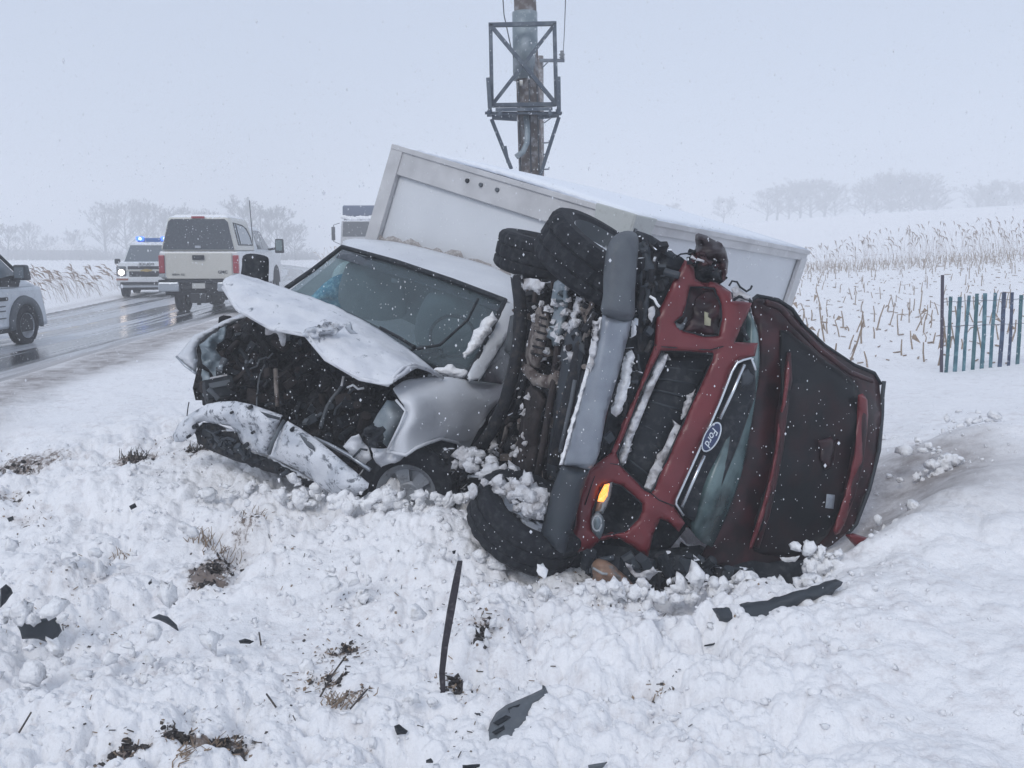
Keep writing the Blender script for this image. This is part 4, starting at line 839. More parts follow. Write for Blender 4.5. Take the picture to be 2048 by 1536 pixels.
sheet('caked_snow', jag([(1152,592),(1165,596),(1155,640),(1140,670),(1136,650),(1146,615)], 3, 74, 7), dsnow, rt, uY, .05, bulge=.04, rnd=6, off=.2, na=.03, ns=.06, step=6)
sheet('caked_snow', jag([(960,880),(1000,800),(1010,810),(985,880),(968,905)], 4, 75, 7), dsnow, rt, uY, .04, bulge=.03, rnd=6, off=.12, na=.03, ns=.06, step=6)
# body and bed running back behind the nose
def pt(px, py, Y, k=0):
    return W(px, py, Y)
c4 = [(1240,540,5.85),(1455,640,5.95),(1410,1060,5.75),(1170,1060,5.7)]; c5 = [(1250,575,6.8),(1420,640,6.9),(1385,930,6.8),(1190,920,6.7)]; c6 = [(1255,600,7.7),(1390,645,7.75),(1360,860,7.7),(1200,850,7.6)]
m = MB(); m.hexa([pt(*p) for p in c4] + [pt(*p) for p in c5]); m.build('cab', redp, rt, bevel=.04)
m = MB(); m.hexa([pt(*p) + Vector((0, .02, 0)) for p in c5] + [pt(*p) for p in c6]); m.build('cargo_bed', redp, rt, bevel=.04)
# snow thrown over the lower wheel
def chunks(name, spots, mat, label, rs_=(.02, .07), seed=3, sub=2):
    rd = random.Random(seed); m = MB()
    for px, py, Y, n, sx, sy in spots:
        for i in range(n):
            a, b = rd.gauss(px, sx), rd.gauss(py, sy); p = W(a, b, Y); r_ = rd.uniform(*rs_) * rd.choice((.6, 1, 1, 1.3))
            m.blob(p, r_, (1, rd.uniform(.6, 1), rd.uniform(.45, .8)), rd.random() * 99, sub, .75, rrot())
    return tag(m.build(name, mat, None, smooth=True), label, None, None, 'stuff')
chunks('snow_on_wreck', [(1020,975,5.25,26,22,10),(1060,1000,5.15,24,20,12),(1000,955,5.6,14,22,8),(925,915,6.0,14,16,6),(960,925,5.8,10,14,6),(1075,1020,5.1,10,10,10)], dsnow, 'lumps of dirty snow caked on the wrecks', (.02, .055), 4)
# ================================================================== vehicles on the road
vwhite = M('vehicle_white', (.60, .62, .64), .35, coat=.3, snow=.18, grime=(5, (.40, .40, .40), .5, .8))
vsilver = M('vehicle_silver', (.56, .60, .65), .35, 0, coat=.4, grime=(5, (.34, .38, .42), .5, .8))
vred = M('tail_lamp_red', (.28, .02, .035), .3, spec=.6); vplate = M('plate_white', (.5, .5, .48), .5)
warm = M('headlamp_glow', (1, .9, .8), .3, emis=((1, .86, .78), 5)); bluel = M('blue_beacon', (.02, .08, .7), .3, emis=((.05, .15, 1), 2.2)); bluew = M('blue_flash', (.3, .5, 1), .3, emis=((.25, .45, 1), 9))
bglass = M('beacon_lens', (.05, .14, .35), .2)
vdark = M('underbody', (.02, .023, .028), .8, snow=.1, bump=(12, .5, .05))
sglass = M('side_glass', (.16, .19, .22), .15, spec=.6); bstripe = M('amber_stripe', (.30, .10, .06), .4); gold = M('gold_badge', (.45, .33, .12), .35, .4)
fwhite = M('cap_white', (.52, .51, .47), .4, coat=.1, snow=.35)
def lq(name, q, mat, par, t=.02, **k):         # plate through four or more coplanar local points
    q = [Vector(p) for p in q]; n = (q[1] - q[0]).cross(q[2] - q[0]).normalized(); N = len(q)
    vs = [p - n * t for p in q] + [p + n * t * .2 for p in q]
    fs = [list(range(N))[::-1], list(range(N, 2 * N))] + [[i, (i + 1) % N, N + (i + 1) % N, N + i] for i in range(N)]
    return mk(name, vs, fs, mat, par, **k)
# ---- pickup with canopy, driving away
g0 = W(402, 630, 24.4); gv = root('pickup_truck', 'white pickup truck with a canopy over its bed driving away on the wet road', 'pickup truck', (g0.x, g0.y, 0), math.radians(3), local=True)
MB().taper(-.98, .98, .02, 2.3, .92, -1.0, 1.0, .05, 2.3, 1.62).build('cargo_bed', vwhite, gv, bevel=.05)
lq('tailgate', [(-.80, 0, .92), (.80, 0, .92), (.84, .02, 1.0), (.84, .02, 1.58), (-.84, .02, 1.58), (-.84, .02, 1.0)], fwhite, gv, .03, bevel=.02)
tg = MB().box(-.15, .15, -.03, .0, 1.40, 1.52).build('tailgate_handle', blk, gv, bevel=.01)
for s_ in (-1, 1):
    MB().box(min(s_*.86, s_*1.0), max(s_*.86, s_*1.0), -.02, .12, 1.06, 1.52).build('tail_light', vred, gv, bevel=.02)
    MB().box(min(s_*.86, s_*1.0), max(s_*.86, s_*1.0), -.018, .1, .96, 1.05).build('reversing_lamp', lens, gv, bevel=.01)
    MB().box(min(s_*.48, s_*1.0), max(s_*.48, s_*1.0), -.16, .05, .60, .84).build('rear_bumper', alu, gv, bevel=.03)
MB().box(-1.0, 1.0, -.12, .1, .82, .90).build('step_pad', blk, gv, bevel=.01)
MB().box(-.48, .48, -.06, .1, .66, .82).build('hitch', vdark, gv, bevel=.02)
pl = MB().box(-.16, .16, -.10, -.085, .68, .84).build('license_plate', vplate, gv)
m = MB().box(-.9, .9, .1, 5.9, .5, .92); m.box(-.25, .15, .0, .5, .3, .55); m.cyl((-.8, 1.35, .42), (.8, 1.35, .42), .09, n=10); m.blob((0, 1.35, .4), .22, (1, 1, 1), 1, 2, .1); m.tube([(.5, .2, .45), (.52, .6, .4), (.4, 1.4, .5)], .05)
m.box(-.1, -.02, .05, .15, .25, .5); m.build('underbody', vdark, gv)
cp_ = MB().taper(-.97, .97, .03, 2.3, 1.62, -.76, .76, .14, 2.2, 2.50).build('canopy', fwhite, gv, bevel=.09)
MB().taper(-.72, .72, .25, 2.1, 2.49, -.62, .62, .35, 2.0, 2.55).build('canopy_snow', snowm, cp_, bevel=.03)
wn = lq('rear_window', [(-.90, .028, 1.66), (.90, .028, 1.66), (.745, .105, 2.36), (.67, .115, 2.43), (-.67, .115, 2.43), (-.745, .105, 2.36)], glassd, gv, .02)
MB().box(-.07, .07, -.02, .03, 1.70, 1.76).build('window_handle', alu, wn)
MB().box(-.16, .16, .10, .16, 2.45, 2.50).build('brake_light', vred, cp_)
for s_ in (-1, 1):
    f_ = lambda z, y: (s_ * (.97 - (z - 1.62) * .239 + .004), y, z)
    w_ = lq('canopy_window', [f_(1.80, .38), f_(1.80, 2.0), f_(2.0, 1.98), f_(2.2, 1.75), f_(2.28, 1.4), f_(2.32, .45)][::s_], sglass, gv, .01)
    MB().tube([f_(1.78, .36), f_(1.78, 2.03), f_(2.0, 2.01), f_(2.22, 1.77), f_(2.30, 1.4), f_(2.34, .43), f_(1.78, .36)], .018, 5).build('window_frame', blk, w_)
    MB().tube([f_(1.80, .62), f_(2.3, .66)], .02, 5).build('window_frame', blk, w_)
MB().taper(-.99, .99, 2.34, 5.95, .70, -.97, .97, 2.34, 5.9, 1.66).build('cab', vwhite, gv, bevel=.07)
MB().taper(-.93, .93, 2.4, 4.5, 1.64, -.72, .72, 2.6, 3.75, 2.30).build('cab_roof', vwhite, gv, bevel=.06)
MB().taper(-.95, .95, 4.3, 6.1, 1.6, -.85, .85, 4.4, 6.05, 1.74).build('hood', vwhite, gv, bevel=.04)
for s_ in (-1, 1):
    f_ = lambda z, y: (s_ * (.937 - (z - 1.64) * .318), y, z)
    lq('door_window', [f_(1.68, 3.45), f_(1.68, 4.38), f_(2.2, 3.80), f_(2.2, 3.50)][::s_], glassd, gv, .01)
    lq('door_window', [f_(1.68, 2.75), f_(1.68, 3.30), f_(2.2, 3.40), f_(2.2, 2.85)][::s_], glassd, gv, .01)
    mr_ = MB().taper(s_*1.24-.13, s_*1.24+.13, 4.25, 4.40, 1.56, s_*1.24-.12, s_*1.24+.12, 4.26, 4.38, 1.98).build('wing_mirror', blk, gv, bevel=.03)
    MB().box(s_*1.24-.09, s_*1.24+.09, 4.235, 4.25, 1.64, 1.94).build('mirror_glass', M('mirror_glass', (.25, .33, .34), .1, .5), mr_)
    MB().cyl((s_*.9, 4.3, 1.66), (s_*1.14, 4.32, 1.70), .035, n=8).build('mirror_arm', blk, mr_)
    lq('wheel_arch', [(s_*.995, 1.35 + .56*math.cos(t), .66 + .56*math.sin(t)) for t in np.linspace(0, math.pi, 12)][::s_], vdark, gv, .02)
    lq('wheel_arch', [(s_*.985, 5.05 + .55*math.cos(t), .66 + .55*math.sin(t)) for t in np.linspace(0, math.pi, 12)][::s_], vdark, gv, .02)
    for y_ in (1.35, 5.05): wheel(gv, (s_*.80, y_, .415), (s_, 0, 0), .415, .28, .55, alu, 36, True, 6)
MB().cyl((.9, 2.3, 1.66), (.86, 2.2, 3.0), .012, n=6).build('antenna', blk, gv)
MB().box(.99, 1.01, 3.36, 3.5, 1.42, 1.47).build('door_handle', blk, gv)
tm = lambda x, y, z: Matrix.Translation((x, y, z)) @ Matrix.Rotation(math.pi / 2, 4, 'X')
text('tailgate_badge', 'GMC', .11, dgry, gv, tm(.60, -.012, 1.09)); text('tailgate_badge', 'SIERRA  SLE', .062, dgry, gv, tm(-.52, -.012, 1.03))
# ---- police SUV, facing us
g0 = W(296, 596, 33); pv_ = root('police_truck', 'white police vehicle with flashing blue roof lights facing the camera', 'police car', (g0.x, g0.y, .02), math.radians(180 + 15), local=True)
MB().taper(-.99, .99, -5.0, .0, .42, -.97, .97, -4.9, .0, 1.10).build('body', vwhite, pv_, bevel=.08)
MB().taper(-.96, .96, -1.5, -.02, 1.05, -.88, .88, -1.5, -.15, 1.22).build('hood', vwhite, pv_, bevel=.05)
MB().taper(-.95, .95, -4.8, -1.25, 1.08, -.74, .74, -4.6, -2.05, 1.88).build('cab_roof', vwhite, pv_, bevel=.07)
yw = lambda z: -1.25 - (z - 1.08) * 1.0 + .02; xw = lambda z: .90 - (z - 1.08) * .262
lq('windshield', [(xw(1.2), yw(1.2), 1.2), (-xw(1.2), yw(1.2), 1.2), (-xw(1.8), yw(1.8), 1.8), (xw(1.8), yw(1.8), 1.8)], M('suv_glass', (.11, .13, .15), .15, spec=.6), pv_, .012)
for s_ in (-1, 1):
    f_ = lambda z, y: (s_ * (.957 - (z - 1.08) * .262), y, z)
    lq('door_window', [f_(1.2, -3.0), f_(1.2, -1.55), f_(1.75, -2.05), f_(1.75, -3.0)][::s_], glassd, pv_, .01)
    hl_ = MB().box(min(s_*.66, s_*.97), max(s_*.66, s_*.97), -.08, .03, .74, 1.08).build('headlight', gry, pv_, bevel=.03)
    MB().cyl((s_*.81, .02, .87), (s_*.81, .05, .87), .10, n=16).build('headlight_bulb', warm, hl_)
    MB().cyl((s_*.90, .02, 1.02), (s_*.90, .05, 1.02), .035, n=10).build('headlight_bulb', lens, hl_)
    mr_ = MB().taper(s_*1.12-.1, s_*1.12+.1, -1.62, -1.5, 1.14, s_*1.12-.09, s_*1.12+.09, -1.62, -1.52, 1.32).build('wing_mirror', blk, pv_, bevel=.03)
    MB().box(min(s_*.6, s_*.98), max(s_*.6, s_*.98), .03, .055, .60, .66).build('corner_reflector', bstripe, pv_)
    for y_ in (-.85, -4.0): wheel(pv_, (s_*.80, y_, .39), (s_, 0, 0), .39, .26, .6, blk, 30, True, 6)
MB().box(-.60, .60, -.06, .03, .97, 1.08).build('grille', blk, pv_, bevel=.01); MB().box(-.56, .56, -.06, .03, .72, .90).build('grille', blk, pv_, bevel=.01)
gb = MB().box(-.66, .66, -.04, .05, .905, .965).build('grille_bar', fwhite, pv_, bevel=.015)
lq('badge', [(.19, .06, .935), (.13, .06, .965), (.07, .06, .965), (.06, .06, .985), (-.06, .06, .985), (-.07, .06, .965), (-.19, .06, .965), (-.19, .06, .935), (-.13, .06, .905), (-.07, .06, .905), (-.06, .06, .885), (.06, .06, .885), (.07, .06, .905), (.19, .06, .905)], gold, pv_, .01)
MB().taper(-1.0, 1.0, -.1, .06, .40, -.98, .98, -.1, .04, .72).build('front_bumper', vwhite, pv_, bevel=.05)
MB().box(-.86, .86, .0, .075, .44, .54).build('lower_grille', blk, pv_, bevel=.01); MB().box(-.9, .9, .0, .08, .35, .40).build('bumper_lip', alu, pv_, bevel=.01)
MB().box(-.85, .85, -4.8, -.1, .26, .44).build('underbody', vdark, pv_)
text('hood_lettering', 'POLICE', .15, dgry, pv_, Matrix.Translation((0, -.055, 1.145)) @ Matrix.Rotation(math.pi, 4, 'Z') @ Matrix.Rotation(math.radians(55), 4, 'X'), mirror=True)
lb = MB().box(-.52, .52, -2.75, -2.5, 1.92, 1.97).build('light_bar', bglass, pv_, bevel=.02)
MB().box(-.30, .30, -2.72, -2.50, 1.97, 2.07).build('beacon', bglass, lb, bevel=.02)
for s_ in (-1, 1):
    b_ = MB().box(min(s_*.30, s_*.56), max(s_*.30, s_*.56), -2.74, -2.46, 1.96, 2.12).build('beacon', bluel, lb, bevel=.03)
    MB().blob((s_*.42, -2.46, 2.04), .05, (1, .5, 1), 2, 2, .1).build('flash_lamp', bluew, lb)
# ---- silver van at the left edge
g0 = W(52, 677, 16.6); vv = root('silver_van', 'silver panel van cut off by the left edge, one front wheel showing', 'van', (g0.x, g0.y, 0), math.radians(-3), local=True)
# local: x right side at 0, y forward, front axle at y = 0
MB().taper(-1.75, .02, -3.6, .78, .30, -1.75, .0, -3.6, .62, 1.02).build('body', vsilver, vv, bevel=.07)
MB().taper(-1.72, -.02, -3.6, .60, 1.0, -1.66, -.10, -3.6, .0, 1.22).build('hood', vsilver, vv, bevel=.06)
MB().taper(-1.72, -.03, -3.6, .12, 1.12, -1.6, -.16, -3.5, -1.05, 1.95).build('cabin', vsilver, vv, bevel=.07)
f_ = lambda z, y: (-.02 - (z - 1.12) * .157, y, z)
lq('door_window', [f_(1.16, -1.6), f_(1.16, -.25), f_(1.25, -.14), f_(1.80, -.90), f_(1.80, -1.6)], sglass, vv, .012)
MB().tube([f_(1.14, -1.6), f_(1.14, -.2), f_(1.28, -.08), f_(1.84, -.88)], .03, 6).build('window_trim', blk, vv)
lq('mirror_base', [(-.005, -.65, 1.04), (.0, -.12, 1.02), (.0, -.05, 1.12), (.0, -.2, 1.22), (.0, -.62, 1.18)], blk, vv, .02)
mr_ = MB().taper(.06, .30, -.36, -.20, 1.14, .05, .27, -.35, -.22, 1.40).build('wing_mirror', dgry, vv, bevel=.03); MB().box(.09, .25, -.375, -.355, 1.18, 1.36).build('mirror_glass', sglass, mr_); MB().box(-.02, .1, -.32, -.24, 1.14, 1.2).build('mirror_arm', blk, mr_)
lq('side_molding', [(.03, -3.4, .80), (.03, -.52, .80), (.03, -.50, .83), (.03, -.52, .86), (.03, -3.4, .86)], blk, vv, .02)
MB().box(-.02, .03, -3.4, -.5, .26, .33).build('sill', blk, vv)
for z_ in (.50, .62, .70): MB().box(.0, .028, -3.3, -.58, z_, z_ + .02).build('door_crease', gry, vv, bevel=.005)
m = MB(); N = 20
for i in range(N + 1):
    t = math.pi * i / N - .2 + .4 * i / N * 0; a_ = -.15 + (math.pi + .3) * i / N
    for r_, x_ in ((.37, .02), (.37, .05), (.48, .06), (.50, .0)): m.v.append(Vector((x_, r_ * math.cos(a_), .36 + r_ * math.sin(a_))))
for i in range(N):
    for j in range(3): k = i * 4 + j; m.f.append([k, k + 4, k + 5, k + 1])
m.build('wheel_arch', gry, vv, smooth=True, solid=.01)
lq('wheel_housing', [(.026, .39*math.cos(t), .36 + .39*math.sin(t)) for t in np.linspace(-.3, math.pi + .3, 20)], vdark, vv, .01)
wheel(vv, (-.04, 0, .345), (1, 0, 0), .345, .20, .64, steelw, 45, False, 8); wheel(vv, (-.04, -2.7, .345), (1, 0, 0), .345, .20, .64, alu, 45, False, 8)
# ---- dump truck far down the road
g0 = W(722, 530, 50); dt_ = root('dump_truck', 'dump truck with a snow covered bed approaching far down the road', 'dump truck', (g0.x, 50, 0), math.radians(180), local=True)
dwhite = M('truck_cab', (.42, .42, .44), .5, snow=.3); dblue = M('dump_bed', (.05, .08, .15), .6)
MB().box(-1.25, 1.25, -8, -2.3, 1.3, 3.65).build('dump_bed', dblue, dt_, bevel=.05)
MB().taper(-1.25, 1.25, -2.8, -1.9, 3.30, -1.2, 1.2, -2.8, -1.7, 4.02).build('cab_shield', dblue, dt_, bevel=.08)
m = MB(); rd = random.Random(2)
for i in range(16): m.blob((-1.15 + i * .153, -1.75, 3.34 + rd.uniform(-.04, .06)), .14, (1.2, .7, .8), i, 2, .3)
m.build('bed_snow', snowm, dt_, smooth=True)
MB().taper(-1.15, 1.15, -2.0, -.2, 1.2, -1.08, 1.08, -1.9, -.6, 3.2).build('cab', dwhite, dt_, bevel=.08)
lq('windshield', [(1.0, -.40, 2.35), (-1.0, -.40, 2.35), (-.98, -.585, 3.12), (.98, -.585, 3.12)], M('dump_glass', (.02, .028, .04), .3, spec=.3), dt_, .02)
MB().taper(-.95, .95, -.6, 1.2, .9, -.8, .8, -.5, 1.0, 2.1).build('hood', dwhite, dt_, bevel=.12)
gr_ = MB().box(-.6, .6, 1.1, 1.2, 1.0, 1.95).build('grille', dgry, dt_, bevel=.03)
MB().box(-1.2, 1.2, 1.0, 1.35, .5, .85).build('bumper', alu, dt_, bevel=.04)
for s_ in (-1, 1):
    mr_ = MB().box(s_*1.48-.09, s_*1.48+.09, -.5, -.35, 2.15, 2.85).build('wing_mirror', blk, dt_, bevel=.03)
    MB().tube([(s_*1.15, -.5, 3.05), (s_*1.45, -.42, 2.95), (s_*1.48, -.42, 2.1), (s_*1.15, -.5, 1.95)], .02, 5).build('mirror_arm', blk, mr_)
    MB().box(s_*.98-.14, s_*.98+.14, 1.0, 1.2, 1.1, 1.4).build('headlight', lens, dt_, bevel=.03)
    for y_ in (.3, -4.6, -6.0): wheel(dt_, (s_*1.0, y_, .52), (s_, 0, 0), .52, .3, .55, alu, 30, False, 6)
# ================================================================== poles and wires
pb_ = W(1060, 640, 14.2); pz = hz(pb_.x, 14.2)
up_ = root('utility_pole', 'tall weathered wooden pole with a steel sleeve and empty bracket frame', 'utility pole', (pb_.x, 14.2, pz))
ptop = W(1046, -420, 14.2)
MB().tube([(pb_.x + .02, 14.2, pz - .3), tuple(W(1061, 340, 14.2)), tuple(W(1050, 0, 14.2)), tuple(ptop)], [.18, .172, .16, .13], 18).build('pole_shaft', wood, up_, smooth=True)
pm = MB()
for a_, c_ in (((1044, 30, 14.0)), 0), : pass
for x_ in (1041, 1062, 1078): 
    pm.tube([W(x_ - 4, 160, 13.99), W(x_, 345, 13.99)], .012, 5)
pm.build('pole_crack', dgry, up_)
MB().tube([W(1049.5, 25, 14.2), W(1051, 160, 14.2)], .182, 20).build('steel_sleeve', galv, up_, smooth=True)['label'] = 'galvanised sleeve around the pole'
fY_ = 13.88
def ang(name, a, b, r=.027, Y=fY_, Y2=None):
    p, q_ = W(a[0], a[1], Y), W(b[0], b[1], Y2 or Y); d = (q_ - p).normalized(); s_ = d.cross(Vector((0, 1, 0))).normalized(); m = MB()
    f_ = Vector((0, 1, 0)); m.hexa([p - s_*r, p + s_*r, p + s_*r + f_*.012, p - s_*r + f_*.012, q_ - s_*r, q_ + s_*r, q_ + s_*r + f_*.012, q_ - s_*r + f_*.012])
    m.hexa([p - s_*r - f_*.002, p - s_*(r-.014) - f_*.002, p - s_*(r-.014) + f_*.07, p - s_*r + f_*.07, q_ - s_*r - f_*.002, q_ - s_*(r-.014) - f_*.002, q_ - s_*(r-.014) + f_*.07, q_ - s_*r + f_*.07])
    return m.build(name, steel, up_)
ang('frame_bar', (977, 49), (1113, 46)); ang('frame_bar', (981, 48), (984, 215)); ang('frame_bar', (1109, 46), (1113, 212)); ang('frame_bar', (985, 210), (1112, 208), .028)
ang('frame_brace', (985, 54), (1113, 208), .026, fY_ - .02); ang('frame_brace', (1107, 52), (987, 206), .026, fY_ + .02)
ang('frame_bar', (976, 155), (980, 222), .028, fY_ - .1); ang('frame_bar', (1117, 153), (1118, 222), .028, fY_ - .1)
MB().hexa([W(991, 216, 13.7), W(1105, 214, 13.7), W(1105, 214, 14.5), W(991, 216, 14.5), W(991, 223, 13.7), W(1105, 221, 13.7), W(1105, 221, 14.5), W(991, 223, 14.5)]).build('platform', steel, up_)
px_tube('frame_rod', [(970, 226, 13.75), (1124, 226, 13.75)], .02, steel, up_, 6); px_tube('frame_rod', [(974, 231, 14.6), (1122, 228, 14.6)], .02, steel, up_, 6)
ang('frame_bar', (984, 234), (1034, 237), .03); ang('frame_bar', (1076, 234), (1118, 229), .03)
for a, b in ((978, 224), (1116, 223), (1000, 228), (1100, 227)): MB().blob(W(a, b, 13.7), .04, (1, 1, 1), a, 1, .5).build('bolt', steel, up_)
ang('strut', (983, 238), (1023, 338), .026, fY_ - .05, 14.0); ang('strut', (1118, 234), (1080, 352), .026, fY_ - .05, 14.0); ang('strut', (1010, 292), (1016, 325), .022, fY_ - .1)
px_tube('cable_guard', [(1052, 232, 13.95), (1055, 262, 13.93), (1054, 285, 13.9), (1046, 304, 13.9), (1032, 314, 13.92)], .04, galv, up_, 8)
sheet('fitting', [(1039, 160), (1046, 160), (1046, 171), (1040, 171)], fwhite, up_, 13.93, .05, bulge=.01)
p0 = W(1082, 500, 31); p2 = root('utility_pole', 'thinner wooden pole behind the tall one, with a crossarm and insulator', 'utility pole', (p0.x, 31, hz(p0.x, 31)))
MB().tube([(p0.x, 31, hz(p0.x, 31) - .3), tuple(W(1080.5, 112, 31))], [.14, .10], 10).build('pole_shaft', wood, p2, smooth=True)
px_tube('crossarm', [(1079, 121, 30.85), (1129, 121, 30.85)], .055, steel, p2, 6); px_tube('crossarm_brace', [(1084, 136, 30.85), (1096, 124, 30.85)], .02, steel, p2, 5)
MB().lathe([(.001, .0), (.05, .0), (.09, .05), (.05, .08), (.10, .13), (.05, .18), (.07, .24), (.001, .26)], W(1124, 118, 30.85), (0, 0, 1), 12).build('insulator', gry, p2, smooth=True)
for b in (286, 309, 339): px_tube('step_bolt', [(1086, b, 30.9), (1098, b - 1, 30.9), (1098, b - 5, 30.9)], .025, steel, p2, 5)
px_tube('crossarm_brace', [(1088, 246, 30.85), (1102, 236, 30.85)], .02, steel, p2, 5)
w_ = px_tube('power_line', [(1126, 112, 30.9), (1129, 60, 26), (1131, 0, 22), (1134, -300, 14)], .012, dgry, None, 5); tag(w_, 'thin wire rising from the insulator on the crossarm', 'wire')
w_ = px_tube('guy_wire', [(1002, -60, 14), (1008, 30, 14.05), (1022, 95, 14.1), (1036, 150, 14.2)], .008, dgry, None, 5); tag(w_, 'thin wire slanting down onto the sleeve of the tall pole', 'wire')
# ================================================================== snow fence
f0 = W(1884, 742, 14.6); fe = root('snow_fence', 'blue green slatted snow fence on wires at the right edge', 'fence', (f0.x, 14.6, hz(f0.x, 14.6)))
slm = [M('slat_green', (.025, .10, .12), .8, var=(9, (.06, .15, .17), .45, .65)), M('slat_teal', (.035, .12, .16), .8, var=(9, (.10, .22, .26), .45, .65)), M('slat_blue', (.025, .04, .09), .8, var=(9, (.06, .10, .17), .45, .65))]
rd = random.Random(5); tops = []
for i in range(22):
    px = 1892 + i * 17.8; Yb = 14.6 + i * .03; b = W(px, 741 - i * .9, Yb); z0 = hz(b.x, Yb) - .06; t = W(px + 9 + rd.uniform(-2, 2), 590 - i * .6 + rd.uniform(-3, 5), Yb - .02)
    b.z = max(b.z - .12, z0 - .1) if True else z0; s_ = .028; m = MB(); R_ = rd.uniform(-.3, .3); e = Vector((math.cos(R_), math.sin(R_), 0)) * s_; f_ = Vector((0, .007, 0)); md = (b + t) / 2 + Vector((rd.uniform(-.015, .015), 0, 0))
    for p, q_ in ((b, md), (md, t)): m.hexa([p - e - f_, p + e - f_, p + e + f_, p - e + f_, q_ - e - f_, q_ + e - f_, q_ + e + f_, q_ - e + f_])
    m.build('slat', slm[0] if i in (0, 3, 8) else slm[1] if i in (1, 2, 4, 5, 10, 13) else slm[2], fe); tops.append((px + 6, Yb))
tp = W(1885, 550, 14.55); m = MB(); m.cyl((f0.x - .0, 14.6, hz(f0.x, 14.6) - .15), tp, .026, n=8); m.build('fence_post', M('post_dark', (.045, .035, .06), .7), fe)
for yy in (603, 652): px_tube('fence_wire', [(1884, yy + 2, 14.57)] + [(a, yy - i * .7 + (i % 2) * 1.5, c_ - .03) for i, (a, c_) in enumerate(tops)], .006, steel, fe, 4)
# ================================================================== reeds, corn, trees, houses
def stems(name, label, spots, mat, kind='stuff', plume=True):
    m = MB(); rd = random.Random(len(name))
    for x, y, z, h, lx_, ly_, r_ in spots:
        p = Vector((x, y, z - .05)); q_ = p + Vector((lx_ * .5, ly_ * .5, h * .6)); t = p + Vector((lx_ * 1.4, ly_, h))
        m.tube([p, q_, t], [r_, r_ * .9, r_ * .6], 3)
        if plume and rd.random() < .6: d = (t - q_).normalized(); m.tube([t - d * .06, t + d * .10, t + d * .22 + Vector((lx_ * .2, 0, -.05))], [.01, .024 + r_, .006], 4)
    return tag(m.build(name, mat, None), label, None, None, kind)
sp_ = []; rd = random.Random(11)
for i in range(430):
    px = 1560 + 640 * rd.random() ** .8; Y = rd.uniform(42, 56) + (2048 - px) * .004; x = (px - 1024) / F * Y; sp_.append((x, Y, hz(x, Y), rd.uniform(.7, 1.75) * (.45 + .55 * min(1, (px - 1540) / 300)), rd.gauss(-.15, .2), 0, rd.uniform(.0035, .006)))
stems('reed_band', 'thin band of tall dry reeds across the far edge of the corn field', sp_, reedm)
sp_ = []
for i in range(650):
    px = rd.uniform(1500, 2150); Y = rd.uniform(41, 48); x = (px - 1024) / F * Y; sp_.append((x, Y, hz(x, Y), rd.uniform(.15, .6), rd.gauss(0, .1), 0, rd.uniform(.008, .014)))
stems('field_edge_stubble', 'short brown stubble along the foot of the reeds', sp_, straw, plume=False)
sp_ = []
for i in range(300):
    px = rd.uniform(-60, 330); Y = rd.uniform(24, 42) + px * .02; s0 = 1.10 + rd.random() * .9; xa = np.interp(Y, RN[:, 1], RN[:, 0]); xb = np.interp(Y, RF[:, 1], RF[:, 0]); x = xb - (s0 - 1) * 5.2 - .3
    sp_.append((x, Y, hz(x, Y), rd.uniform(.35, 1.0), rd.uniform(-.6, -.05), 0, rd.uniform(.003, .006)))
stems('roadside_reeds', 'dry reeds bent over the snow beyond the far side of the road', sp_, reedm)
sp_ = []
for i in range(700):
    Y = rd.uniform(45, 90); xa = np.interp(Y, RN[:, 1], RN[:, 0]); x = xa + rd.uniform(1.0, 6.0); sp_.append((x, Y, hz(x, Y), rd.uniform(.8, 2.0), rd.gauss(-.1, .25), 0, rd.uniform(.01, .02)))
stems('ditch_reeds', 'tan reeds beside the near shoulder down the road', sp_, M('tan_reed', (.42, .32, .24), .9), plume=True)
# corn stubble: near stalks one by one, the rest as one mass
def stalk_mesh(k):
    rd = random.Random(100 + k); m = MB(); h = rd.uniform(.22, .52); r_ = rd.uniform(.011, .016); lx_ = rd.uniform(-.06, .06)
    t = Vector((lx_, rd.uniform(-.05, .05), h)); m.tube([(0, 0, -.12), (lx_ * .3, 0, h * .5), t], [r_ * 1.2, r_, r_ * .8], 6)
    if k % 4 == 1: d = Vector((rd.choice((-1, 1)) * rd.uniform(.08, .25), 0, rd.uniform(-.22, .05))); m.tube([t, t + d * .6 + Vector((0, 0, .03)), t + d], [r_ * .8, r_ * .7, r_ * .4], 5)
    if k % 3 == 0: p = Vector((lx_ * .4, 0, h * rd.uniform(.3, .7))); s_ = rd.choice((-1, 1)); m.add([p, p + Vector((s_ * .09, .01, .05)), p + Vector((s_ * .16, .0, -.10)), p + Vector((s_ * .05, 0, -.03))], [(0, 1, 2, 3)])
    me = bpy.data.meshes.new('corn_stalk'); me.from_pydata([tuple(v) for v in m.v], [], m.f); me.materials.append(straw); return me
SM = [stalk_mesh(k) for k in range(9)]
def row_x(k, Y): return 4.0 + k * .76 - (Y - 15) * .12
near_, rest = [], []
rd = random.Random(21)
for k in range(-3, 60):
    Y = 14.0
    while Y < 48:
        x = row_x(k, Y); px = 1024 + F * x / Y; den = .40 * (.5 + .9 * vnoise(np.array([x * .8]), np.array([Y * .35]), 77)[0])
        if 1570 < px < 2140 and not (px > 1880 and Y < 14.9): 
            if rd.random() < den: (near_ if Y < 25 else rest).append((x + rd.gauss(0, .04), Y, k))
        Y += rd.uniform(.16, .5) if Y < 25 else rd.uniform(.3, .8)
near_.sort(key=lambda q: q[1]); rest = near_[290:] + rest; near_ = near_[:290]
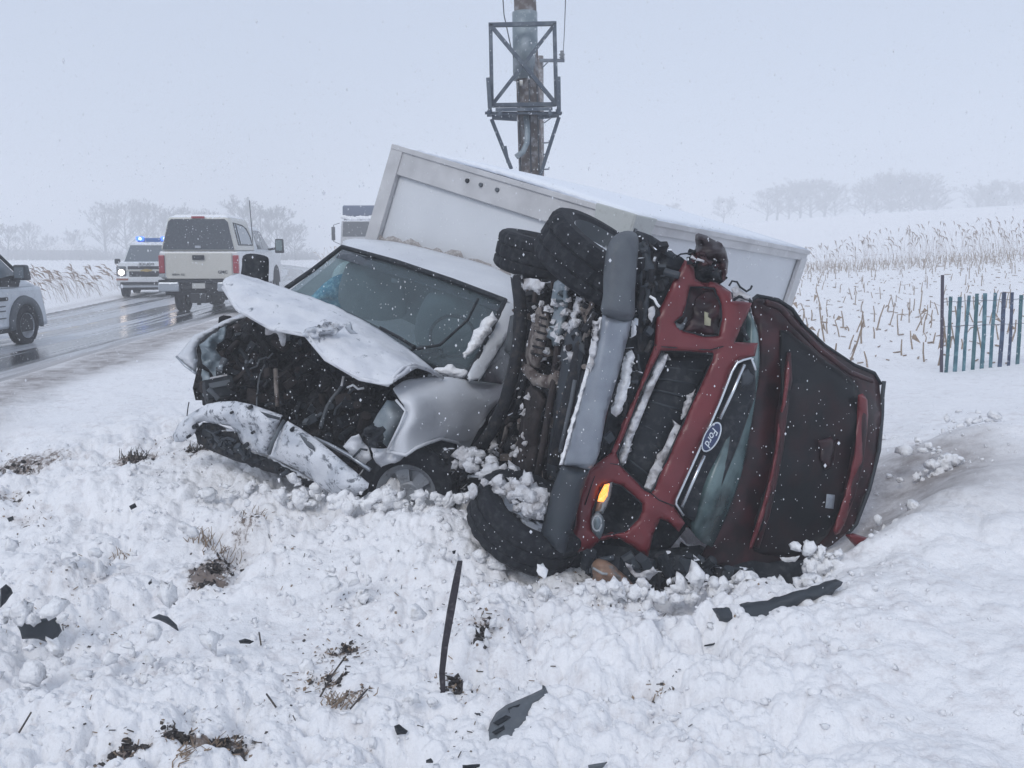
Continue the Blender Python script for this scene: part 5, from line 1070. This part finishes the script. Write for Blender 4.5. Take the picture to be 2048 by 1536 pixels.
for i, (x, y, k) in enumerate(near_):
    o = bpy.data.objects.new('corn_stalk', SM[i % 9]); COL.objects.link(o); o.location = (x, y, hz(x, y)); o.rotation_euler = (rd.gauss(0, .16), rd.gauss(0, .2), rd.uniform(0, 6.28)); s_ = rd.uniform(.7, 1.45) * (1 if rd.random() < .8 else .5); o.scale = (1, 1, s_)
    tag(o, 'broken dry corn stalk standing in the snowy field', 'corn stalk', 'broken corn stalks in the snowy field')
m = MB()
for x, y, k in rest:
    z = hz(x, y); h = rd.uniform(.08, .42); m.tube([(x, y, z - .05), (x + rd.gauss(0, .06), y, z + h)], [.016, .011], 4)
    if rd.random() < .3: m.tube([(x, y, z + h * .8), (x + rd.uniform(-.25, .25), y, z + h * rd.uniform(.1, .8))], [.010, .007], 3)
tag(m.build('corn_stubble', straw, None), 'rows of small dry corn stubble farther out in the field', None, None, 'stuff')
m = MB()
for k in range(-3, 64):      # leaf litter showing along each planted row
    Y = 15.0
    while Y < 60:
        x = row_x(k, Y); px = 1024 + F * x / Y
        if 1560 < px < 2140 and rd.random() < .55: z = hz(x, Y); L_ = rd.uniform(.05, .22); m.tube([(x + rd.gauss(0, .05), Y, z + .015), (x + rd.gauss(0, .05) + L_ * .3, Y + L_, z + .02)], rd.uniform(.008, .02), 3)
        Y += rd.uniform(.2, .7)
tag(m.build('row_litter', straw, None), 'dry leaf litter along the planted rows in the snow', None, None, 'stuff')
# trees
def tree_mesh(seed, H, wide=.5):
    """leader with rising limbs, each split four times into fine twigs"""
    rd = random.Random(seed); tr, cr = MB(), MB()
    def limb(p, d, L_, r_, lev):
        pts = [p]; rr = [r_]; n = 3 if lev < 3 else 2
        for i in range(n):
            d = (d + Vector((rd.gauss(0, .10), rd.gauss(0, .10), .10))).normalized(); p = p + d * (L_ / n); pts.append(p); rr.append(r_ * (1 - .6 * (i + 1) / n))
        cr.tube(pts, rr, 4 if lev < 2 else 3)
        if lev >= 4: return
        for i in range((7, 6, 5, 4)[lev - 1]):
            t = rd.uniform(.2, 1) ** .8; k = min(n - 1, int(t * n)); q_ = pts[k].lerp(pts[k + 1], min(1, t * n - k))
            a = rd.uniform(0, 6.28); o_ = d.orthogonal().normalized(); s_ = (Matrix.Rotation(a, 3, d) @ o_) * rd.uniform(.45, .95)
            limb(q_, (d + s_ + Vector((0, 0, .15))).normalized(), L_ * rd.uniform(.34, .58) * (1.15 - t * .35), max(r_ * .42, .022), lev + 1)
    P = [Vector((0, 0, -.5))]; R_ = [H * .024]
    for i in range(7): P.append(Vector((rd.gauss(0, .02) * H * .5 + P[-1].x, rd.gauss(0, .02) * H * .5 + P[-1].y, H * .85 * (i + 1) / 7))); R_.append(H * .024 * (1 - .85 * (i + 1) / 7))
    tr.tube(P, R_, 7)
    for i in range(19):
        t = .22 + .78 * i / 19; k = min(6, int(t * 7)); q_ = P[k].lerp(P[k + 1], min(1, t * 7 - k)); a = i * 2.4 + rd.uniform(-.5, .5); up = .45 + t * .9
        limb(q_, Vector((math.cos(a), math.sin(a), up)).normalized(), H * wide * math.sin(math.pi * (.15 + .62 * t)) * rd.uniform(.7, 1.1), H * .010 * (1.2 - t), 1)
    return tr, cr
TM = []
for k, (H, sp2) in enumerate(((13, .36), (12, .46), (10, .56))):
    tr, cr = tree_mesh(50 + k, H, sp2); M_ = []
    zt = max(v.z for v in cr.v); sc = H / zt
    for nm, q_ in (('trunk', tr), ('crown', cr)):
        me_ = bpy.data.meshes.new(nm); me_.from_pydata([tuple(v * sc) for v in q_.v], [], q_.f); me_.materials.append(bark); M_.append(me_)
    TM.append((H, M_))
def place_tree(px, Y, top, k, label, group, base=None, wid=1.0):
    p = W(px, 500, Y); zb = hz(p.x, Y) if base is None else base; H = W(px, top, Y).z - zb; s_ = H / TM[k][0]
    o = bpy.data.objects.new('bare_tree', None); COL.objects.link(o); o.location = (p.x, Y, zb); o.scale = (s_ * wid, s_ * wid, s_); o.rotation_euler = (0, 0, rd.uniform(0, 6.28))
    tag(o, label, 'tree', group)
    for nm, me_ in zip(('trunk', 'crown'), TM[k][1]):
        c_ = bpy.data.objects.new(nm, me_); COL.objects.link(c_); c_.parent = o
LT = [(14,445,1,'small faint bare tree at the far left edge'),(62,440,0,'faint bare tree above the left snowy roof'),(100,466,2,'low bare tree between the two left roofs'),(150,455,2,'round bare tree behind the snowy roofs'),(212,402,0,'tall slender bare tree left of the police vehicle'),(258,394,1,'broad bare tree rising behind the blue roof lights'),(300,396,0,'bare tree directly above the police vehicle'),(340,402,2,'bushy bare tree above the canopy of the pickup'),(378,412,1,'bare tree behind the middle of the white canopy'),(428,416,0,'thin bare tree above the cab of the pickup'),(478,386,0,'tallest bare tree behind the pickup antenna'),(520,402,1,'wide bare tree right of the antenna'),(558,408,1,'bare tree above the wing mirror of the pickup'),(590,440,2,'smallest bare tree between the pickup and the box truck')]
for i, (px, top, k, lb_) in enumerate(LT): place_tree(px, 195 + (i * 37 % 40), top, k, lb_, 'bare trees beyond the road', -.6, 1.25)
RT = [(1345,405,1,'very faint tree just above the roof of the box'),(1445,390,2,'lone faint tree at the left end of the right tree line'),(1530,378,1,'faint tree at the left of the wide tree clump'),(1575,362,2,'faint dense tree in the left clump'),(1620,355,1,'broad faint tree in the middle of the left clump'),(1668,360,2,'faint tree at the right of the left clump'),(1725,362,0,'faint tree beginning the tall clump on the hill'),(1772,342,1,'tallest faint tree crowning the hill'),(1820,338,2,'dense faint tree beside the tallest one'),(1868,366,1,'faint lower tree right of the tall clump'),(1950,366,2,'faint tree left in the clump at the right edge'),(2000,356,1,'faint broad tree near the right edge'),(2045,362,2,'faint tree cut by the right edge'),(1552,368,0,'thin faint tree inside the left clump'),(1598,352,2,'faint round tree in the left clump'),(1645,358,0,'faint tree in the right half of the left clump'),(1750,348,2,'faint round tree on the left shoulder of the tall clump'),(1797,336,2,'faint round tree inside the tall clump'),(1845,350,0,'faint tree on the right shoulder of the tall clump'),(1975,358,2,'faint round tree in the right edge clump')]
for i, (px, top, k, lb_) in enumerate(RT): place_tree(px, 255 + (i * 29 % 30), top, k, lb_, 'faint trees on the hill', 9.5, 1.7)
# low hedge
m = MB(); rd = random.Random(31)
for i in range(2600):
    px = rd.uniform(-80, 640); Y = rd.uniform(200, 250); x = (px - 1024) / F * Y; z = -.6; h = rd.uniform(.3, 1) * (.5 + 4.2 * float(vnoise(np.array([x * .12]), np.array([3.]), 5)[0]) ** 1.5); m.tube([(x, Y, z), (x + rd.gauss(0, .4), Y, z + h * .6), (x + rd.gauss(0, .8), Y, z + h)], [.09, .06, .03], 3)
tag(m.build('brush', bark, None), 'low dark brush below the trees beyond the road', None, None, 'stuff')
def house(px, Y, wd, lab, gx=0):
    x = (px - 1024) / F * Y; o = root('house', lab, 'house', (x, Y, -.6), rd.uniform(-.3, .3), local=True)
    wl = MB().box(-wd / 2, wd / 2, 0, 7, 0, 2.3).build('wall', M('house_wall', (.12, .12, .13), .8), o)
    m = MB(); a = wd / 2 + .5; m.add([(-a, -.5, 2.2), (a, -.5, 2.2), (a, 7.5, 2.2), (-a, 7.5, 2.2), (-a, 3.5, 4.1), (a, 3.5, 4.1)] if gx else [(-a, -.5, 2.2), (a, -.5, 2.2), (a, 7.5, 2.2), (-a, 7.5, 2.2), (0, -.5, 4.2), (0, 7.5, 4.2)], [(0, 1, 5, 4), (2, 3, 4, 5), (0, 4, 3), (1, 2, 5), (0, 3, 2, 1)] if gx else [(0, 1, 4), (2, 3, 5), (0, 4, 5, 3), (1, 2, 5, 4), (0, 3, 2, 1)])
    m.build('roof', snowm, o, solid=.1)
    for q_ in (-.28, .24): MB().box(wd * q_, wd * q_ + 1.1, -.03, .02, 1.0, 1.9).build('window', glassd, wl)
house(140, 225, 11, 'low house with a snow covered gable roof left of the police vehicle'); house(72, 235, 9, 'faint low house with snowy roof behind the silver van mirror', 1); house(15, 240, 9, 'faint house with a snowy roof at the left edge', 1)
# ================================================================== things lying in the snow
def onb(px, py, Y): p = W(px, py, Y); return p
def fragment(name, pts, mat, Y, label, cat, t=.012, bulge=.03, na=.02, step=10, grp=None, rnd=12):
    Y = [(a, b, c - .06) for a, b, c in Y] if isinstance(Y, list) else Y - .06
    o = sheet(name, pts, mat, None, Y, t, bulge=bulge, na=na, ns=.03, step=step, rnd=rnd); return tag(o, label, cat, grp)
DB = 'plastic fragments scattered in the snow'
fragment('bumper_fragment', jag([(1424,1217),(1520,1202),(1600,1180),(1672,1158),(1686,1164),(1682,1172),(1664,1190),(1640,1200),(1610,1206),(1560,1235),(1520,1252),(1480,1250),(1436,1242)], 2.5, 81, 12), dgry, [(1424,1230,4.50),(1680,1165,4.66),(1520,1250,4.47)], 'long dark curved bumper strip lying in the snow before the red truck', 'bumper piece', .014, .06, .015)
gf = fragment('grille_fragment', [(976,1500),(974,1470),(980,1446),(992,1425),(1012,1410),(1040,1398),(1068,1386),(1084,1378),(1085,1370),(1090,1372),(1098,1390),(1094,1402),(1070,1410),(1060,1428),(1066,1440),(1048,1452),(1052,1466),(1046,1482),(1010,1492),(1004,1502)], gry, [(980,1480,3.72),(1090,1385,3.95),(1010,1410,3.9)], 'grey louvred plastic grille piece stuck in the foreground snow', 'grille piece', .012, .05, .01, 8)
for k, q in enumerate(([(986,1445),(1012,1430),(1022,1434),(996,1450)], [(984,1464),(1008,1450),(1010,1458),(990,1468)], [(1016,1416),(1040,1408),(1034,1420),(1018,1426)], [(988,1488),(1006,1474),(1016,1478),(1004,1492)])):
    o = sheet('louvre', q, blk, None, linY([(980,1480,3.66),(1090,1385,3.89),(1010,1410,3.84)]), .004, bulge=0, na=0, off=.055); o.parent = gf
for i, (pts, Y, mt, lb_) in enumerate([
 ([(30,1245),(60,1240),(95,1236),(108,1228),(118,1245),(124,1262),(112,1280),(100,1286),(76,1278),(44,1278),(40,1262)], 4.85, dgry, 'large dark torn plastic piece under a snow lump at the lower left'),
 ([(0,1178),(12,1168),(22,1176),(26,1186),(12,1205),(0,1216)], 5.0, blk, 'upright black shard at the left edge'),
 ([(302,1236),(318,1228),(336,1233),(354,1250),(356,1262),(338,1250),(318,1240)], 4.85, dgry, 'small curved grey strip left of the trough'),
 ([(477,1281),(490,1277),(508,1283),(500,1288),(480,1287)], 4.55, blk, 'small flat black chip in the middle of the clean snow'),
 ([(788,1452),(798,1448),(816,1462),(812,1468),(794,1470)], 3.78, blk, 'black shard left of the upright stake'),
 ([(948,1426),(960,1426),(974,1438),(965,1442)], 3.9, dgry, 'small dark chip beside the louvred grille piece'),
 ([(904,1102),(912,1100),(910,1108),(906,1108)], 5.3, blk, 'tiny black chip above the stake'),
 ([(852,1520),(862,1516),(866,1526),(852,1526)], 3.5, blk, 'black chip near the bottom edge under the stake'),
 ([(925,1530),(964,1528),(964,1540),(925,1540)], 3.45, blk, 'dark strip cut by the bottom edge'),
 ([(1214,1448),(1232,1452),(1256,1458),(1250,1464),(1228,1458)], 3.85, dgry, 'thin splinter right of the grille piece'),
 ([(2006,1346),(2020,1336),(2048,1324),(2060,1330),(2052,1342),(2026,1344)], 4.0, blk, 'black splinter at the right edge of the picture'),
 ([(258,1012),(270,1006),(274,1014),(262,1020)], 6.5, blk, 'dark chip on the snow left of the white bumper'),
 ([(14,1036),(26,1032),(28,1040),(18,1044)], 6.3, blk, 'dark chip at the far left of the churned snow'),
 ([(296,1166),(303,1158),(304,1166),(298,1170)], 5.3, blk, 'pointed black chip above the curved grey strip'),
 ([(330,1196),(344,1200),(350,1210),(336,1206)], 5.1, blk, 'bent black chip left of the soil patch'),
 ([(1410,1290),(1430,1286),(1428,1290),(1408,1293)], 4.4, blk, 'thin black sliver below the bumper strip'),
 ([(1318,1296),(1330,1300),(1330,1308),(1320,1302)], 4.35, blk, 'small curled black sliver left of the bumper strip'),
 ([(1176,1530),(1200,1526),(1215,1524),(1200,1545),(1178,1542)], 3.46, gry, 'pale grey plastic edge at the bottom of the picture')]):
    fragment('plastic_fragment', jag(pts, .8, i, 9), mt, Y, lb_, 'fragment', .008, .02, .01, 7, DB, 6)
m = MB(); m.cyl(W(1812,1232,4.55), W(1836,1258,4.45), .012, n=7); tag(m.build('broken_stick', twig), 'short dark stick poking from the snow at the right', 'stick')
# stake
m = MB(); path = [(882,1455,3.95),(882,1440,3.95),(886,1380,4.0),(884,1345,4.02),(890,1290,4.06),(902,1220,4.1),(912,1165,4.15),(920,1122,4.18)]
pw = [W(*p) for p in path]; ww = [.011,.011,.015,.018,.020,.024,.022,.016]
for i in range(len(pw) - 1):
    a, b = pw[i], pw[i + 1]; ea = Vector((ww[i] * .75, 0, 0)); eb = Vector((ww[i + 1] * .75, 0, 0)); f_ = Vector((0, .009, 0)); m.hexa([a - ea - f_, a + ea - f_, a + ea + f_, a - ea + f_, b - eb - f_, b + eb - f_, b + eb + f_, b - eb + f_])
sk = m.build('splintered_stake', M('charred_wood', (.025, .022, .03), .8, var=(40, (.10, .09, .10), .55, .75), bump=(60, .6, .01)), None, bevel=.003); tag(sk, 'dark splintered stake standing upright in the foreground snow', 'stake')
# weeds
def weed(name, spots, label, mat, group=None):
    rd = random.Random(sum(map(ord, label))); m = MB()
    for px, py, Y, n, h, ang_ in spots:
        for i in range(n):
            p = W(px + rd.gauss(0, 14), py + rd.gauss(0, 4), Y) + Vector((0, rd.uniform(-.04, .04), 0)); p.z = gz(p.x, p.y) - .01; a_ = rd.gauss(ang_, .35); L_ = h * rd.uniform(.4, 1.1); d = Vector((math.sin(a_), rd.gauss(-.1, .2), math.cos(a_)))
            m.tube([p, p + d * L_ * .5 + Vector((rd.gauss(0, .01), 0, 0)), p + d * L_], [.0035, .003, .0015], 4)
            if rd.random() < .3: q_ = p + d * L_ * .6; m.tube([q_, q_ + Vector((rd.gauss(0, .03), 0, rd.uniform(.01, .05)))], .0015, 3)
    return tag(m.build(name, mat, None), label, 'weeds', group)
WG = 'dry weed clumps'
weed('weed_clump', [(672,1398,4.0,26,.10,.5),(715,1405,4.0,10,.06,.3)], 'dry weed clump with a long bent stem in the foreground', straw, WG)
weed('weed_clump', [(400,1060,6.0,24,.13,.1),(440,1080,5.9,14,.10,.3)], 'thin dry weeds above the soil patch in the trough', straw, WG)
weed('weed_clump', [(420,1490,3.65,20,.07,.7),(470,1482,3.7,12,.06,.6)], 'dry grass tuft at the bottom beside the bare soil', straw, WG)
weed('weed_clump', [(232,1072,5.9,12,.06,0)], 'tiny brown weed tuft on the left snow', straw, WG)
weed('weed_clump', [(510,1035,6.2,20,.07,.2)], 'brown weed tuft right of the trough', straw, WG)
weed('weed_clump', [(275,938,7.6,40,.10,.2)], 'dark matted weeds on the snow left of the torn bumper', twig, WG)
weed('weed_clump', [(400,940,7.4,24,.08,.1)], 'small dark weeds right under the torn bumper end', twig, WG)
weed('weed_clump', [(650,1330,4.3,22,.05,.8),(690,1262,4.6,14,.05,.9)], 'matted straw lying under the snow ridge', straw, WG)
weed('weed_clump', [(370,1520,3.5,10,.09,.9),(345,1530,3.5,8,.08,.9)], 'long dry blades at the bottom edge', straw, WG)
for a in ([(640,1394,3.98),(668,1345,4.05),(692,1312,4.1)], [(700,1418,3.9),(735,1378,4.0)], [(533,1388,4.05),(552,1414,3.95)], [(35,1470,3.8),(62,1425,4.0)], [(518,1265,4.7),(522,1290,4.6)], [(266,1392,4.1),(302,1424,3.95)]):
    tag(px_tube('fallen_twig', a, .0045, twig, None, 5), 'single bare twig at ' + {640: 'the big weed clump, leaning right', 700: 'the right of the weed clump', 533: 'the middle foreground, lying slanted', 35: 'the lower left corner', 518: 'the clean snow, upright', 266: 'the lower left, lying slanted'}[a[0][0]], 'twig', 'loose twigs in the snow')
# clods of soil and lumps of snow
def soil(spots, seed, nm, mat, label, r0, r1):
    rd = random.Random(seed); m = MB()
    for px, py, Y, n, sx, sy in spots:
        for i in range(n): 
            p = W(rd.gauss(px, sx), rd.gauss(py, sy), Y); x_, y_ = p.x, p.y + rd.gauss(0, sy * .004); m.blob((x_, y_, gz(x_, y_)), rd.uniform(r0, r1), (1, .8, .55), rd.random() * 99, 1, 1.2, rrot())
    return tag(m.build(nm, mat), label, None, None, 'stuff')
soil([(430,1120,5.65,70,14,22),(420,1185,5.35,40,14,8),(250,1503,3.62,50,22,9),(360,1468,3.72,30,14,5),(450,1484,3.68,60,22,9),(270,936,7.55,40,18,6),(400,938,7.4,30,14,7),(20,935,7.9,60,32,16),(20,1005,6.9,30,22,5),(915,1372,4.08,36,13,7),(700,1262,4.6,20,10,6),(655,1325,4.3,20,18,8),(965,1300,4.4,20,12,12)], 5, 'soil_clods', soilm, 'clods of dark soil torn up through the snow', .006, .022)
chunks('snow_lumps', [(480,985,6.5,26,55,12),(600,985,6.2,22,40,10),(740,1005,5.9,40,60,9),(880,1000,5.9,34,50,9),(1000,1110,5.2,30,50,10),(1250,1195,4.8,40,70,10),(1420,1180,4.9,60,90,12),(1640,1120,5.1,26,26,16),(1560,1165,4.95,24,50,10),(1880,960,6.6,70,34,40),(1760,890,8.3,30,60,8),(1960,930,6.8,30,50,20),(1830,1060,5.7,30,30,16),(1760,880,8.3,22,50,8),(1950,850,7.8,24,50,14),(390,925,7.3,16,40,10),(700,1180,5.0,18,90,50),(200,1150,5.6,40,140,60),(250,1350,4.4,30,160,60),(1150,1300,4.4,34,160,50),(900,1450,3.9,16,120,30),(60,1228,4.7,14,34,7)], snowm, 'loose lumps of snow heaped around the wrecks', (.012, .05), 6)
# flecks of bark, soil and straw strewn over the churned snow
rd = random.Random(9); mbs = [MB(), MB()]
def fleck(px, py, Y, s_):
    p = W(px, py, Y); x, y = p.x, p.y; z = gz(x, y) + rd.uniform(.0, .008); R = rrot(); k = mbs[rd.random() < .45]
    if rd.random() < .5: k.obox((x, y, z), (s_ * 2.6, s_ * .4, s_ * .3), R)
    else: k.add([Vector((x, y, z)) + R @ Vector(q) * s_ for q in ((-1, -.4, 0), (.2, -.8, .3), (1, .2, 0), (0, .7, -.2))], [(0, 1, 2), (0, 2, 3)])
for i in range(1500): 
    px = rd.uniform(-100, 1500); Y = rd.choice((rd.uniform(3.5, 8.5), rd.uniform(3.5, 5.5))); p_ = vnoise(np.array([px / 130.]), np.array([Y * 1.8]), 61)[0]
    if rd.random() < (p_ - .35) * 2: fleck(px, 1300, Y, rd.uniform(.003, .009) * (1 + Y * .06))
for px, py, Y, rx, ry, s0 in DIRT:
    for i in range(int(60 * s0)): fleck(px + rd.gauss(0, 26), py, Y + rd.gauss(0, ry * .8), rd.uniform(.004, .013))
for nm, mb, mt in (('dark_flecks', mbs[0], twig), ('straw_flecks', mbs[1], straw)): tag(mb.build(nm, mt), 'flecks of bark and straw strewn over the snow', None, None, 'stuff')
m = MB()      # crumbs and clods lying on the surface
for i in range(2600):
    px = rd.uniform(-150, 2200); Y = rd.uniform(3.4, 7.5) ** 1.0; x = (px - 1024) / F * Y; 
    if px > 1500 and rd.random() < .6: continue
    if vnoise(np.array([x * 1.6]), np.array([Y * 1.6]), 91)[0] < .42: continue
    r_ = rd.uniform(.004, .015) * rd.choice((1, 1, 1.8)); m.blob((x, Y, gz(x, Y) + r_ * .3), r_, (1, rd.uniform(.6, 1), rd.uniform(.5, .9)), rd.random() * 99, 1, .9, rrot())
tag(m.build('snow_crumbs', snowm, smooth=True), 'small crumbs of snow scattered over the churned drift', None, None, 'stuff')
# falling snow
rd = random.Random(77); m = MB(); fl_ = []
O_ = [(1, 0, 0), (-1, 0, 0), (0, 1, 0), (0, -1, 0), (0, 0, 1), (0, 0, -1)]; OF = [(0, 2, 4), (2, 1, 4), (1, 3, 4), (3, 0, 4), (2, 0, 5), (1, 2, 5), (3, 1, 5), (0, 3, 5)]
NF = 28000; u = np.random.rand(NF, 3); Yf = 1.3 + (14 - 1.3) * u[:, 0] ** .62; fx = (u[:, 1] - .5) * 2.6 * Yf * .54; fz = CAMZ + (-.62 + u[:, 2] * 1.1) * Yf * .60
P0 = np.stack([fx, Yf, fz], 1); P0[:70] = np.stack([(np.random.rand(70) - .5) * 3, 1.6 + 1.6 * np.random.rand(70), 1.0 + 1.2 * np.random.rand(70)], 1); keep = (fz > -.2) ; P0 = P0[keep]; nF = len(P0)
rad = .0012 + .0015 * np.random.rand(nF) ** 2 + .0009 * (np.random.rand(nF) > .93); rad *= np.clip(.55 + P0[:, 1] * .16, .6, 1.9)
OV = np.array(O_, float); rad[:60] *= 2.2; sc = np.stack([rad * .8, rad, rad * (1 + .6 * np.random.rand(nF))], 1)
VV = (P0[:, None, :] + OV[None] * sc[:, None, :]).reshape(-1, 3); FF = (np.array(OF)[None] + (np.arange(nF) * 6)[:, None, None]).reshape(-1, 3)
flm = bpy.data.materials.new('snowflake'); flm.use_nodes = True; nt = flm.node_tree; nt.nodes.clear(); ou = nt.nodes.new('ShaderNodeOutputMaterial'); d_ = nt.nodes.new('ShaderNodeBsdfDiffuse'); t_ = nt.nodes.new('ShaderNodeBsdfTranslucent'); mx_ = nt.nodes.new('ShaderNodeMixShader')
d_.inputs[0].default_value = t_.inputs[0].default_value = (.95, .96, .98, 1); nt.links.new(d_.outputs[0], mx_.inputs[1]); nt.links.new(t_.outputs[0], mx_.inputs[2])
tr_ = nt.nodes.new('ShaderNodeBsdfTransparent'); m2_ = nt.nodes.new('ShaderNodeMixShader'); m2_.inputs[0].default_value = .72; nt.links.new(tr_.outputs[0], m2_.inputs[1]); nt.links.new(mx_.outputs[0], m2_.inputs[2]); nt.links.new(m2_.outputs[0], ou.inputs[0])
me = bpy.data.meshes.new('falling_snow'); me.vertices.add(len(VV)); me.vertices.foreach_set('co', VV.ravel()); me.loops.add(FF.size); me.loops.foreach_set('vertex_index', FF.ravel()); me.polygons.add(len(FF)); me.polygons.foreach_set('loop_start', np.arange(len(FF)) * 3); me.polygons.foreach_set('use_smooth', np.ones(len(FF), bool)); me.update(); me.validate()
me.materials.append(flm); o = bpy.data.objects.new('falling_snow', me); COL.objects.link(o); tag(o, 'snowflakes falling through the air', None, None, 'stuff')
# ------------------------------------------------------------------ haze, last
hb = MB().box(-600, 600, -60, 640, -4, 30); 
hm = bpy.data.materials.new('snowy_air'); hm.use_nodes = True; nt = hm.node_tree; nt.nodes.clear()
ho = nt.nodes.new('ShaderNodeOutputMaterial'); pv = nt.nodes.new('ShaderNodeVolumePrincipled')
pv.inputs['Color'].default_value = (.985, .99, 1, 1); pv.inputs['Density'].default_value = .0060; pv.inputs['Anisotropy'].default_value = .0
nt.links.new(pv.outputs[0], ho.inputs['Volume'])
haze = hb.build('haze', hm); tag(haze, 'falling snow haze filling the air', None, None, 'stuff')
